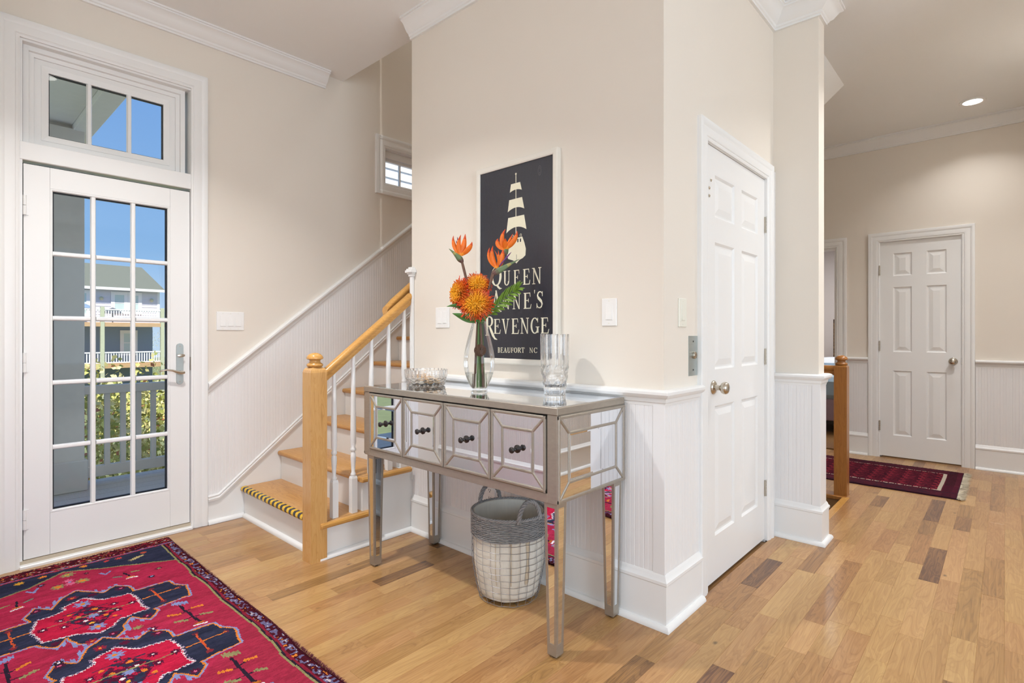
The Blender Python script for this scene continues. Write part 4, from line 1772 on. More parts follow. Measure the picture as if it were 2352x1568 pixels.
def ARC(cx, cy, rx, ry, tx, ty, a0, a1, n_=18):
    """Elliptical ring segment, thick left and right, thin top and bottom."""
    out = []
    for i in range(n_):
        p = math.radians(a0 + (a1 - a0) * i / n_)
        q = math.radians(a0 + (a1 - a0) * (i + 1) / n_)
        out.append([(cx + rx * math.cos(p), cy + ry * math.sin(p)), (cx + rx * math.cos(q), cy + ry * math.sin(q)),
                    (cx + (rx - tx) * math.cos(q), cy + (ry - ty) * math.sin(q)), (cx + (rx - tx) * math.cos(p), cy + (ry - ty) * math.sin(p))])
    return out


def STROKE(pts, wid):
    out = []
    P_ = [Vector(p) for p in pts]
    L_, Q_ = [], []
    for i, p in enumerate(P_):
        d = (P_[min(i + 1, len(P_) - 1)] - P_[max(i - 1, 0)]).normalized()
        nn = Vector((-d.y, d.x)) * wid[i] / 2
        L_.append(p + nn)
        Q_.append(p - nn)
    for i in range(len(P_) - 1):
        out.append([tuple(L_[i]), tuple(L_[i + 1]), tuple(Q_[i + 1]), tuple(Q_[i])])
    return out


def stem(x0, x1, y0=0, y1=1, s=.09):
    return [R_(x0, x1, y0, y1), R_(x0 - s, x1 + s, y0, y0 + .045), R_(x0 - s, x1 + s, y1 - .045, y1)]


GL = {
    'E': stem(.14, .34) + [R_(.34, .84, .95, 1), [(.78, .95), (.84, .95), (.88, .74), (.84, .74)], R_(.34, .62, .49, .54), R_(.60, .655, .40, .63),
                           R_(.34, .92, 0, .05), [(.84, .05), (.92, .05), (1.0, .28), (.95, .28)]],
    'F': stem(.14, .36) + [R_(.36, .90, .95, 1), [(.82, .95), (.90, .95), (.96, .72), (.90, .72)], R_(.36, .66, .48, .54), R_(.64, .70, .38, .64)],
    'N': [R_(.14, .21, 0, 1), R_(.02, .33, 0, .045), R_(.0, .2, .955, 1), [(.06, 1), (.25, 1), (.86, .0), (.76, .0)], R_(.79, .86, 0, 1), R_(.67, .98, .955, 1)],
    'U': [R_(.10, .30, .28, 1), R_(.0, .40, .955, 1), R_(.76, .84, .28, 1), R_(.64, .96, .955, 1)] + ARC(.47, .28, .37, .29, .17, .06, 180, 360),
    'Q': ARC(.5, .52, .48, .48, .19, .055, 0, 360, 28) + STROKE([(.52, .10), (.66, .0), (.82, -.10), (1.0, -.10)], [.08, .13, .09, .02]),
    'O': ARC(.5, .5, .47, .5, .18, .055, 0, 360, 24),
    'A': [[(.10, 0), (.17, 0), (.53, .98), (.47, 1.0)], [(.42, 1.0), (.54, 1.0), (.92, 0), (.70, 0)], R_(.26, .70, .30, .36), R_(-.02, .30, 0, .045), R_(.56, 1.02, 0, .045)],
    'V': [[(.06, 1), (.28, 1), (.56, 0), (.48, 0)], [(.80, 1), (.88, 1), (.56, 0), (.50, 0)], R_(-.02, .38, .955, 1), R_(.66, 1.0, .955, 1)],
    'S': STROKE([(.84, .76), (.82, .88), (.66, .965), (.46, .975), (.28, .90), (.20, .76), (.28, .63), (.50, .52), (.72, .40), (.82, .25), (.74, .10), (.54, .025), (.32, .04), (.16, .13), (.12, .28)],
                [.03, .06, .06, .07, .11, .17, .19, .20, .19, .17, .11, .07, .06, .06, .03]) + [R_(.82, .88, .70, .99), R_(.08, .14, .01, .30)],
    'R': stem(.14, .34) + [R_(.34, .50, .945, 1), R_(.34, .52, .47, .52)] + ARC(.50, .735, .36, .265, .19, .05, -90, 90, 12) +
         STROKE([(.48, .48), (.66, .26), (.84, .04), (1.04, -.14), (1.28, -.20)], [.12, .19, .19, .11, .03]),
    'r': stem(.14, .34) + [R_(.34, .50, .945, 1), R_(.34, .52, .47, .52)] + ARC(.50, .735, .36, .265, .19, .05, -90, 90, 12) +
         [[(.46, .48), (.64, .48), (1.0, 0), (.80, 0)], R_(.76, 1.05, 0, .045)],
    'G': ARC(.52, .5, .48, .5, .18, .055, 42, 318, 24) + [R_(.76, .94, .06, .42), R_(.64, 1.04, .40, .445), R_(.84, .885, .70, .98)],
    'C': ARC(.54, .5, .50, .5, .19, .06, 42, 318, 24) + [R_(.86, .91, .68, .98), [(.86, .20), (.95, .24), (.93, .12), (.86, .10)]],
    'B': stem(.14, .36, s=.08) + [R_(.36, .54, .945, 1), R_(.36, .54, .49, .54), R_(.36, .56, 0, .055)] + ARC(.52, .755, .34, .245, .18, .05, -90, 90, 12) + ARC(.54, .265, .40, .265, .19, .05, -90, 90, 12),
    'T': stem(.39, .61, s=.10) + [R_(.02, .98, .945, 1), [(.02, .945), (.09, .945), (.05, .72), (.0, .72)], [(.91, .945), (.98, .945), (1.0, .72), (.95, .72)]],
    "'": [[(.2, 1), (.8, 1), (.5, .0), (.3, .0)]],
}
# rows: (glyph, left y, right y, base z, top z)
LETTERS = [('Q', 1.957, 1.880, 1.413, 1.515), ('U', 1.868, 1.822, 1.416, 1.489), ('E', 1.801, 1.757, 1.413, 1.488), ('E', 1.740, 1.692, 1.412, 1.488), ('N', 1.680, 1.622, 1.411, 1.489),
           ('A', 1.955, 1.884, 1.285, 1.395), ('N', 1.879, 1.825, 1.296, 1.371), ('N', 1.807, 1.753, 1.295, 1.371), ('E', 1.736, 1.684, 1.295, 1.372), ("'", 1.669, 1.660, 1.366, 1.383), ('S', 1.655, 1.610, 1.295, 1.375),
           ('R', 2.001, 1.932, 1.164, 1.264), ('E', 1.938, 1.888, 1.174, 1.249), ('V', 1.880, 1.828, 1.173, 1.249), ('E', 1.815, 1.764, 1.173, 1.249), ('N', 1.755, 1.699, 1.174, 1.251), ('G', 1.691, 1.637, 1.174, 1.251), ('E', 1.628, 1.576, 1.175, 1.250),
           ('B', 1.909, 1.891, 1.078, 1.105), ('E', 1.888, 1.870, 1.078, 1.105), ('A', 1.868, 1.845, 1.079, 1.105), ('U', 1.842, 1.820, 1.079, 1.105), ('F', 1.817, 1.800, 1.080, 1.105), ('O', 1.798, 1.775, 1.080, 1.106), ('r', 1.773, 1.751, 1.081, 1.106), ('T', 1.750, 1.728, 1.081, 1.107),
           ('N', 1.697, 1.674, 1.082, 1.107), ('C', 1.670, 1.647, 1.082, 1.108)]
for g, yl, yr, zb, zt in LETTERS:
    m1 = MB()
    for q_, poly in enumerate(GL[g]):
        flat(m1, [(yl + (yr - yl) * a, zb + (zt - zb) * b) for a, b in poly], .0008 + .00003 * q_)
    m1.build('letter', 'sign_cream', sg_, recalc=False)

# ------------------------------------------------------------------ glass vase, water and flowers
VX, VY, VZ = 1.735, 1.787, ZT


def F(r, u, f=0.0):
    """Point in the bouquet, cm: r across, u up from the table top, f away from the viewer's side of the table."""
    p = Vector((VX, VY, VZ)) + RT * r * .01 + FW * f * .01
    return Vector((p.x, p.y, VZ + u * .01))


VPROF = [(.030, .004), (.036, 0), (.0385, .002), (.0385, .008), (.036, .013), (.044, .028), (.056, .055), (.066, .085), (.0715, .115), (.0725, .13), (.071, .155), (.065, .19), (.056, .23), (.046, .265),
         (.037, .296), (.0325, .312), (.0315, .320)]
m1 = MB()
m1.lathe([(0, .004)] + VPROF, VX, VY, VZ, 48)
m1.f.pop()
m1.c.pop()
m1.lathe([(.0325, .3195), (.0315, .3215), (.0300, .3195), (.0310, .3175)], VX, VY, VZ, 48, closed=True)
tag(m1.build('flower_vase', 'vase_glass', None, smooth=True, angle=60, origin=(VX, VY, VZ)), 'clear teardrop glass vase with orange flowers on the console', 'vase')
m1 = MB()
m1.lathe([(0, .014), (.033, .014), (.042, .028), (.0545, .055), (.0645, .083), (.0650, .0845), (0, .0845)], VX, VY, VZ, 40)
tag(m1.build('vase_water', 'water_clear', None, smooth=True, angle=50), 'clear water in the bottom of the teardrop vase', 'water')

ORA = srgb(238, 118, 30)
ORD = srgb(222, 84, 24)
ORY = srgb(246, 150, 44)
PUR = srgb(104, 50, 110)
SPG = srgb(104, 124, 86)
SPB = srgb(104, 76, 70)
SPY = srgb(178, 160, 84)


def stem_path(top, foot, mid=(0, 31)):
    """Flower stem from the head down through the vase neck to the bottom."""
    a = top
    b = F(mid[0], mid[1], foot[1] * .3)
    c = F(foot[0], 1.8, foot[1])
    out = []
    for i in range(7):
        t = i / 6
        out.append(a * (1 - t) ** 2 + (b * 2 - (a + b) * .5 * 0 - b) * 2 * t * (1 - t) + b * t * t)
    for i in range(1, 6):
        out.append(b.lerp(c, i / 5))
    return out


def curve3(a, b, c, n_=7):
    return [a * (1 - t) ** 2 + b * 2 * t * (1 - t) + c * t * t for t in [i / (n_ - 1) for i in range(n_)]]


def bird(label, base, stem_pts, tip, petals, tongue, foot):
    t = thing('bird_of_paradise', label, 'flower', tuple(F(foot[0], 1.8, foot[1])), 'bird of paradise flowers in the vase')
    # stem
    m_ = MB()
    pts = [F(*p) for p in stem_pts]
    pts += [F(stem_pts[-1][0] * .45, 38, stem_pts[-1][2] * .6), F(foot[0] * .35, 31.5, foot[1] * .35), F(foot[0] * .8, 16, foot[1] * .8), F(foot[0], 2.0, foot[1])]
    m_.tube(pts, [.0055, .0062, .0062] + [.0055] * (len(pts) - 3), 10)
    m_.build('stem', 'stem_brown', t, smooth=True)
    # beak-like spathe
    a = F(*stem_pts[0])
    b = F(*base)
    c = F(*tip)
    m_ = MB()
    mid = b.lerp(c, .45) + Vector((0, 0, -.006))
    path = [a + (a - b) * .15] + curve3(a, (b * .6 + mid * .4) + Vector((0, 0, -.008)), c, 9)
    wid = [.006, .009, .0125, .0145, .0135, .0115, .009, .006, .0035, .0008]
    col = [SPB, SPB, tuple(.6 * x + .4 * y for x, y in zip(SPB, SPG)), SPG, SPG, SPG, tuple(.6 * x + .4 * y for x, y in zip(SPY, SPG)), SPG, SPG]
    m_.blade(path, wid, [w * .75 for w in wid], (0, 0, 1), 10, col)
    m_.build('spathe', 'petal', t, smooth=True, angle=70, attr='Col')
    for (pr, pu, pf), w, bend in petals:
        m_ = MB()
        e = F(pr, pu, pf)
        q = b.lerp(e, .5) + RT * bend * .016
        path = curve3(b + (e - b) * .02 + Vector((0, 0, -.004)), q, e, 9)
        ws = [.35, .75, .98, 1.0, .95, .8, .58, .32, .05]
        cs = [ORY, ORA, ORA, ORA, ORA, ORA, ORD, ORD]
        m_.blade(path, [w * 1.3 * x for x in ws], [.0016 * max(x, .2) for x in ws], RT * .9 + FW * .4, 8, cs)
        m_.build('petal', 'petal', t, smooth=True, angle=70, attr='Col')
    for (pr, pu, pf) in tongue:
        m_ = MB()
        e = F(pr, pu, pf)
        path = curve3(b, b.lerp(e, .5) + Vector((0, 0, .003)), e, 7)
        m_.blade(path, [.002, .003, .0032, .003, .0038, .003, .0005], [.0012] * 7, RT, 6, [PUR] * 6)
        m_.build('tongue', 'petal', t, smooth=True, angle=70, attr='Col')
    return t


bird('orange bird of paradise standing apart against the cream wall', (-8.4, 62.6, 1), [(-8.0, 59.5, 1), (-7.4, 57.2, 1), (-6.0, 51.5, 1), (-4.5, 46, 1)], (-13.9, 65.4, 0),
     [((-11.8, 71.4, 0), .0085, -1.6), ((-8.3, 71.6, -1), .009, -1.2), ((-6.5, 72.4, 1), .0105, .6), ((-3.3, 68.6, 0), .010, 1.6), ((-6.9, 70.0, 2), .005, -.6)],
     [((-10.2, 71.0, 1)), ((-10.8, 69.4, 1))], (-2.0, .5))
bird('orange bird of paradise with long green beak in front of the sign', (8.5, 56.6, 1), [(6.8, 54.0, 1), (5.6, 51.5, 1), (4.2, 46.8, 1), (3.0, 43, 1)], (18.4, 60.6, 0),
     [((4.8, 65.9, 0), .0085, -2.2), ((6.4, 66.6, -1), .0095, -1.6), ((7.0, 64.4, -2), .004, 1.4), ((8.7, 65.0, 1), .005, .6), ((11.0, 65.6, 1), .0115, .9)],
     [((14.8, 63.9, 0))], (1.8, -1.2))
bird('orange bird of paradise highest in vase, in front of painted ship', (12.0, 66.0, 5), [(11.2, 63.5, 5), (9.8, 60.0, 5), (6.2, 55.0, 4), (4.0, 47.5, 3)], (13.6, 68.0, 8),
     [((8.6, 70.8, 4), .0105, -2.0), ((12.0, 75.2, 4), .0095, -1.8), ((15.4, 73.2, 5), .006, .2), ((17.4, 74.4, 4), .0105, 2.0), ((12.0, 70.5, 2), .009, 0.0)],
     [((14.2, 71.5, 6))], (.6, 1.8))

FC0 = srgb(252, 196, 56)
FC1 = srgb(240, 138, 34)
FC2 = srgb(206, 56, 24)


def protea(label, cen, axis, rad, depth, foot, n_=330, seed=1):
    rnd = random.Random(seed)
    t = thing('pincushion_flower', label, 'flower', tuple(F(foot[0], 1.8, foot[1])), 'orange pincushion flowers in the vase')
    c = F(*cen)
    ax = (RT * axis[0] + Vector((0, 0, 1)) * axis[1] + FW * axis[2]).normalized()
    u = ax.orthogonal().normalized()
    w = ax.cross(u)
    back = c - ax * depth
    m_ = MB()
    m_.tube([back + ax * depth * .55, back + ax * .002, back - ax * .012, F(foot[0] * .4, 33, foot[1] * .4), F(foot[0] * .8, 16, foot[1] * .8), F(foot[0], 2.0, foot[1])],
            [rad * .34, rad * .30, .006, .0045, .0045, .0045], 12)
    m_.build('stem', 'stem_green', t, smooth=True)
    m_ = MB()
    ring_ = []
    for j in range(7):
        an = PI / 2 * j / 6
        ring_.append([back + ax * depth * .62 * math.sin(an) + (u * math.cos(t_) + w * math.sin(t_)) * rad * .56 * math.cos(an) for t_ in [2 * PI * k_ / 20 for k_ in range(20)]])
    n0 = 0
    m_.add([p for r_ in ring_ for p in r_], [(j * 20 + k_, j * 20 + (k_ + 1) % 20, j * 20 + 20 + (k_ + 1) % 20, j * 20 + 20 + k_) for j in range(6) for k_ in range(20)])
    m_.c = [FC2 if f_ < 40 else (FC1 if f_ < 80 else FC0) for f_ in range(120)]
    m_.build('core', 'petal', t, smooth=True, attr='Col')
    m_ = MB()
    for i in range(n_):
        q = (i + .5) / n_
        ph = i * 2.39996 + rnd.uniform(-.15, .15)
        s = math.sqrt(q)
        d = u * math.cos(ph) + w * math.sin(ph)
        # start on a small dome, reach outwards with curled tips
        p0 = back + d * rad * .50 * s + ax * depth * .55 * (1 - s * s)
        spread = s * rnd.uniform(.78, 1.14)
        p3 = back + d * rad * (.12 + .88 * spread) + ax * depth * (1.15 - .95 * s ** 2.2 + rnd.uniform(-.06, .10))
        p1 = p0.lerp(p3, .5) + ax * depth * (.28 * s + .05) - d * rad * .05 * s
        j = (u * rnd.uniform(-1, 1) + w * rnd.uniform(-1, 1)) * rad * .085
        pth = curve3(p0, p1, p3 + j, 5)
        th = .0012 if s > .3 else .0010
        n0 = len(m_.f)
        m_.tube(pth, [th, th, th * .9, th, th * 1.5], 4)
        nf = len(m_.f) - n0
        mixy = min(1, s * 1.1)
        for kf in range(nf):
            seg_i = min(kf // 4, 3)
            tt = seg_i / 3
            base_c = [a * (1 - tt * mixy) + b * tt * mixy for a, b in zip(FC0, FC1)]
            if tt > .3 and s > .5:
                e_ = min(1, (s - .40) * 1.7) * tt
                base_c = [a * (1 - e_) + b * e_ for a, b in zip(base_c, FC2)]
            m_.c[n0 + kf] = tuple(base_c)
    tag(m_.build('filaments', 'petal', t, smooth=False, recalc=False, attr='Col'), 'fine curled orange filaments', kind='stuff')
    return t


protea('orange pincushion flower lowest in the bouquet, yellow heart turned to the room', (-1.5, 40.6, -5.0), (-.02, .28, -1), .082, .040, (1.0, 1.0), 900, 3)
protea('orange pincushion flower on top of the others below bird of paradise stems', (-1.0, 49.8, -.5), (.05, .45, -.9), .068, .036, (-.6, -1.0), 700, 4)
protea('red tipped pincushion flower leaning toward the double switch plate', (-11.2, 45.2, -.5), (-.9, .10, -.7), .074, .042, (.4, .4), 700, 5)


def leaf(name, label, pts, w, mat, group=None, side=None):
    m_ = MB()
    P_ = [F(*p) for p in pts]
    path = curve3(P_[0], P_[1], P_[2], 10)
    ws = [.25, .55, .82, .97, 1.0, .95, .80, .58, .32, .04]
    m_.blade(path, [w * x for x in ws], [.0011] * 10, side or (RT * .3 + Vector((0, 0, 1)) * .9 - FW * .3), 8)
    return tag(m_.build(name, mat, None, smooth=True, angle=70), label, 'leaf', group)


leaf('broad_leaf', 'dark green broad leaf tucked under the red tipped pincushion', [(-2.5, 33.0, 0), (-7, 41.0, 0), (-15.0, 38.8, 0)], .014, 'leaf_green')
leaf('broad_leaf', 'fresh green broad leaf pointing over the double switch plate', [(-1.5, 31.5, -2), (-6, 33.5, -3), (-12.0, 35.6, -3)], .018, 'leaf_green')
leaf('broad_leaf', 'green broad leaf folded over the vase rim below yellow flower', [(0.5, 31.5, -2), (-2, 35, -5), (-6.0, 34.5, -5)], .018, 'leaf_green')
leaf('slender_leaf', 'slender green leaf rising from vase rim toward the fern', [(1.0, 31.0, -1), (3.5, 36, -2), (9.0, 40.0, -2)], .010, 'leaf_green')

fr = thing('fern_frond', 'yellow green fern frond spreading across the painted letters', 'leaf', tuple(F(2.4, 1.8, .8)))
m1 = MB()
spine = curve3(F(2.5, 33, 0), F(8, 40.0, 0), F(17.0, 47.0, 0), 12)
m1.tube([F(2.4, 2.0, .8), F(2.0, 16, .6), F(1.6, 30, 0)] + spine, [.002] * 3 + [.0018] * 11 + [.0008], 6)
m1.build('stem', 'stem_green', fr, smooth=True)
for i in range(2, 12):
    p = spine[i]
    t_ = (spine[min(i + 1, 11)] - spine[i - 1]).normalized()
    for sd in (-1, 1):
        ln = (.062 if sd > 0 else .045) * (1 - abs(i - 6) / 9) + .014
        up = Vector((0, 0, 1)) * sd * .75 + t_ * .9 + FW * (-.25 * (i % 2))
        e = p + up.normalized() * ln
        m1 = MB()
        pth = curve3(p, p.lerp(e, .5) + t_ * .006, e, 7)
        m1.blade(pth, [.002, .0055, .0075, .0080, .0070, .0050, .0010], [.0009] * 7, t_ + FW * .4, 6)
        m1.build('leaflet', 'fern_green', fr, smooth=True, angle=70)
for k, (du, dr) in enumerate([(.040, .030), (.044, .010), (.030, .040)]):
    m1 = MB()
    e = spine[-1] + RT * dr + Vector((0, 0, du * (.8 if k < 2 else .1)))
    m1.blade(curve3(spine[-2], spine[-1], e, 7), [.002, .0055, .0075, .0080, .0070, .0050, .0010], [.0009] * 7, Vector((0, 0, 1)) + FW * .4, 6)
    m1.build('leaflet', 'fern_green', fr, smooth=True, angle=70)

# rattan ball resting among the stems inside the vase
m1 = MB()
bc = F(.6, 18.8, -3.2)
rnd = random.Random(8)
for i in range(46):
    ax = Vector((rnd.gauss(0, 1), rnd.gauss(0, 1), rnd.gauss(0, 1))).normalized()
    u = ax.orthogonal().normalized()
    w = ax.cross(u)
    rr = .0265 * rnd.uniform(.95, 1.03)
    off = ax * rnd.uniform(-.010, .010)
    r2 = math.sqrt(max(rr * rr - off.length_squared, 1e-6))
    m1.tube([bc + off + (u * math.cos(t) + w * math.sin(t)) * r2 for t in [2 * PI * k / 18 for k in range(18)]], .0011, 4, closed=True)
tag(m1.build('rattan_ball', 'rattan_brown', None, recalc=False), 'small brown twisted rattan ball inside the teardrop vase', 'ball')

# ------------------------------------------------------------------ crystal vase and bowl


def crystal(name, label, cat, cx, cy, outer, inner, flutes, cut_zone, amp):
    seg = flutes * 6
    zt_ = outer[-1][1]
    m_ = MB()

    def rf(i, t, r):
        z = outer[i][1]
        k_ = abs(math.sin(flutes * t / 2))
        if cut_zone[0] <= z <= cut_zone[1]:
            ph = (z - cut_zone[0]) / (cut_zone[1] - cut_zone[0]) * PI * cut_zone[2]
            d = abs(math.sin(flutes * t / 4 + ph)) * abs(math.sin(flutes * t / 4 - ph))
            return r * (1 - amp * 1.25 * (1 - d))
        return r * (1 - amp * (1 - k_))
    full = outer
    m_.lathe(full, cx, cy, ZT, seg, rfun=rf)
    m_.f.pop()
    m_.c.pop()
    n_out = len(full)
    base = (n_out - 1) * seg
    # inner wall joined to the rim
    n0 = len(m_.v)
    for r, z in inner:
        for k_ in range(seg):
            t = 2 * PI * k_ / seg
            m_.v.append((cx + r * math.cos(t), cy + r * math.sin(t), ZT + z))
    rows = [base] + [n0 + i * seg for i in range(len(inner))]
    for i in range(len(rows) - 1):
        for k_ in range(seg):
            k2 = (k_ + 1) % seg
            m_.f.append((rows[i] + k_, rows[i] + k2, rows[i + 1] + k2, rows[i + 1] + k_))
            m_.c.append(None)
    m_.f.append(tuple(rows[-1] + k_ for k_ in range(seg)))
    m_.c.append(None)
    return tag(m_.build(name, 'crystal_glass', None, smooth=False, origin=(cx, cy, ZT)), label, cat)


vo = [(.0, .0), (.040, 0), (.047, .002), (.048, .006), (.0485, .02)] + [(.0485 + (.0625 - .0485) * min(1, (z - .02) / .08), z) for z in [.03, .04, .05, .06, .07, .08, .09, .10, .11, .12, .13]] + \
     [(.0630, .15), (.0635, .18), (.0640, .22), (.0640, .258), (.0635, .262)]
vi = [(.0595, .262), (.0585, .25), (.0575, .20), (.0560, .13), (.0520, .09), (.0440, .045), (.036, .034), (.0, .032)][:-1]
crystal('crystal_vase', 'tall fluted cut crystal vase in front of sign corner', 'vase', 1.868, 1.452, vo[1:], vi, 14, (.045, .125, 1.5), .07)
bo = [(.060, 0), (.088, .001), (.094, .004)] + [(.096 + .010 * z / .05, z) for z in [.008, .013, .018, .023, .028, .033, .038, .043]] + [(.1065, .048), (.1085, .06), (.110, .080), (.1095, .083)]
bi = [(.104, .083), (.1025, .07), (.100, .045), (.092, .018), (.07, .012)]
crystal('crystal_bowl', 'round cut crystal bowl of small shells on the console', 'bowl', 1.745, 2.185, bo, bi, 28, (.006, .046, 2.5), .028)
rnd = random.Random(3)
for i in range(22):
    a = 2.39996 * i
    rr = .070 * math.sqrt((i + .5) / 14) if i < 14 else .050 * math.sqrt((i - 13.5) / 8)
    c = Vector((1.745 + rr * math.cos(a), 2.185 + rr * math.sin(a), ZT + (.0145 if i < 14 else .031)))
    ln = rnd.uniform(.030, .042)
    tilt = rnd.uniform(.5, 1.1) if i % 3 else rnd.uniform(.1, .4)
    az = rnd.uniform(0, 2 * PI)
    d = Vector((math.cos(az) * math.cos(tilt), math.sin(az) * math.cos(tilt), math.sin(tilt)))
    m1 = MB()
    pts, rads = [], []
    for k in range(13):
        t = k / 12
        wb = .0012 * math.sin(t * 30)
        side = d.orthogonal().normalized()
        pts.append(c + Vector((0, 0, .008)) + d * ln * (t - .15) + side * wb)
        rads.append(.0105 * (1 - t) ** .8 * (1 + .14 * math.sin(t * 38)) + .0004)
    m1.tube(pts, rads, 10)
    tag(m1.build('spiral_shell', 'shell_tan' if i % 3 else 'shell_white', None, smooth=True, angle=60),
        'little tan spiral shell in the crystal bowl' if i % 3 else 'little white spiral shell in the crystal bowl', 'shell', 'tan shells in the bowl' if i % 3 else 'white shells in the bowl')

# ------------------------------------------------------------------ basket
BX, BY = 1.797, 1.660
bk = thing('wire_basket', 'round grey wire basket with woven willow band and cloth liner under console', 'basket', (BX, BY, 0))
prof_r = lambda z: .128 + (.164 - .128) * min(1, (z / .17)) ** .75 if z < .28 else .164 + .001


def folds(i, t, r):
    return r * (1 + .012 * math.sin(7 * t + i) + .008 * math.sin(17 * t + i * .7))


m1 = MB()
zs = [.014, .018, .03, .05, .08, .12, .16, .20, .24, .28, .33, .376, .380]
out = [(prof_r(z) - .006 - (.016 if z < .02 else 0), z) for z in zs]
inn = [(prof_r(z) - .0105, z) for z in (.378, .33, .25, .15, .05, .022)]
m1.lathe([(.0, .0145)] + out + inn + [(.0, .022)], BX, BY, 0, 64, rfun=lambda i, t, r: folds(i, t, r) if i < 13 else r)
m1.build('liner', 'linen', bk, smooth=True, angle=60)
m1 = MB()
for a0, wd in ((-1.86, .030), (-2.33, .010), (-2.75, .008)):
    vs = []
    for i in range(9):
        z = .10 + .19 * i / 8
        for k in range(4):
            t = a0 + wd * (k - 1.5) * (1 + .3 * math.sin(i))
            r = prof_r(z) - .0022
            vs.append((BX + r * math.cos(t), BY + r * math.sin(t), z))
    m1.add(vs, [(i * 4 + k, i * 4 + k + 1, i * 4 + 5 + k, i * 4 + 4 + k) for i in range(8) for k in range(3)])
m1.build('liner_crease', 'linen_stain', bk, recalc=False, smooth=True)
m1 = MB()
rnd = random.Random(2)
NV = 24
for k in range(NV):
    t = 2 * PI * k / NV
    pts = []
    for i in range(15):
        z = .004 + .296 * i / 14
        tt = t + rnd.uniform(-.012, .012)
        r = prof_r(z) + .001
        pts.append((BX + r * math.cos(tt), BY + r * math.sin(tt), z))
    m1.tube(pts, .00115, 4)
for j in range(10):
    z0 = .006 + .0295 * j
    r = prof_r(z0) + .0018
    ph = rnd.uniform(0, 6)
    m1.tube([(BX + r * math.cos(t), BY + r * math.sin(t), z0 + .0022 * math.sin(3 * t + ph) + .0012 * math.sin(NV / 2 * t)) for t in [2 * PI * k / 72 for k in range(72)]],
            .0011, 4, closed=True)
for k in range(6):
    t = PI * k / 6
    m1.tube([(BX + .13 * math.cos(t), BY + .13 * math.sin(t), .003), (BX - .13 * math.cos(t), BY - .13 * math.sin(t), .003)], .0013, 4)
tag(m1.build('wire_cage', 'wire_grey', bk, recalc=False), 'grey wire grid')
m1 = MB()
for j in range(13):
    z0 = .288 + .0072 * j
    for ph in (0, PI):
        pts = []
        for k in range(NV * 4):
            t = 2 * PI * k / (NV * 4)
            r = .1655 + .0034 * math.sin(NV / 2 * t + ph + (PI / 2 if j % 2 else 0))
            pts.append((BX + r * math.cos(t), BY + r * math.sin(t), z0 + .0012 * math.sin(5 * t + j) + rnd.uniform(-.0008, .0008)))
        m1.tube(pts, rnd.uniform(.0022, .0030), 5, closed=True)
tag(m1.build('woven_band', 'willow', bk, recalc=False, smooth=True, angle=80), 'grey woven willow band')
m1 = MB()
for k in range(NV):
    t = 2 * PI * k / NV
    r = .1695
    m1.tube([(BX + r * math.cos(t), BY + r * math.sin(t), .284), (BX + (r + .001) * math.cos(t), BY + (r + .001) * math.sin(t), .335), (BX + r * math.cos(t), BY + r * math.sin(t), .378)], .0012, 4)
m1.build('stakes', 'wire_grey', bk, recalc=False)
m1 = MB()
for ph in (0, 2 * PI / 3, 4 * PI / 3):
    m1.tube([(BX + (.166 + .004 * math.cos(26 * t + ph)) * math.cos(t), BY + (.166 + .004 * math.cos(26 * t + ph)) * math.sin(t), .381 + .004 * math.sin(26 * t + ph))
             for t in [2 * PI * k / 200 for k in range(200)]], .0036, 5, closed=True)
m1.build('rim', 'willow', bk, recalc=False, smooth=True, angle=80)
_hv = RT * -.55 + FW * .83
for ac in (math.atan2(_hv.y, _hv.x), math.atan2(-_hv.y, -_hv.x)):
    m1 = MB()
    cen = Vector((BX + .165 * math.cos(ac), BY + .165 * math.sin(ac), .372))
    tang = Vector((-math.sin(ac), math.cos(ac), 0))
    outw = Vector((math.cos(ac), math.sin(ac), 0))
    for ph in (0, 2 * PI / 3, 4 * PI / 3):
        pts = []
        for i in range(41):
            t = PI * i / 40
            p = cen + tang * (-.055 * math.cos(t)) + Vector((0, 0, .085 * math.sin(t))) - outw * .002
            a_ = t * 9 + ph
            nrm = (tang * (-math.cos(t)) * .8 + Vector((0, 0, math.sin(t)))).normalized()
            pts.append(p + (nrm * math.cos(a_) + outw * math.sin(a_)) * .0056)
        m1.tube(pts, .0056, 6)
    m1.build('handle', 'willow', bk, recalc=False, smooth=True, angle=80)

# ------------------------------------------------------------------ rugs: dyed pattern on a pile mesh


def inside(X, Y, poly):
    c = np.zeros(X.shape, bool)
    n_ = len(poly)
    for i in range(n_):
        x0, y0 = poly[i]
        x1, y1 = poly[(i + 1) % n_]
        if y0 == y1:
            continue
        m_ = ((Y < y0) != (Y < y1)) & (X < (x1 - x0) * (Y - y0) / (y1 - y0) + x0)
        c ^= m_
    return c


def smooth_noise(X, Y, sx, sy, seed):
    r_ = np.random.default_rng(seed)
    g = r_.random((96, 96))
    u = (X / sx) % 95
    v = (Y / sy) % 95
    i, j = u.astype(int), v.astype(int)
    fu, fv = u - i, v - j
    fu = fu * fu * (3 - 2 * fu)
    fv = fv * fv * (3 - 2 * fv)
    return (g[i, j] * (1 - fu) + g[i + 1, j] * fu) * (1 - fv) + (g[i, j + 1] * (1 - fu) + g[i + 1, j + 1] * fu) * fv


def seg_dist(X, Y, p, q):
    px, py = p
    dx, dy = q[0] - px, q[1] - py
    L2 = dx * dx + dy * dy + 1e-12
    t = np.clip(((X - px) * dx + (Y - py) * dy) / L2, 0, 1)
    return np.hypot(X - px - t * dx, Y - py - t * dy)


def poly_dist(X, Y, poly, closed=True):
    d = np.full(X.shape, 9.0)
    n_ = len(poly)
    for i in range(n_ if closed else n_ - 1):
        d = np.minimum(d, seg_dist(X, Y, poly[i], poly[(i + 1) % n_]))
    return d


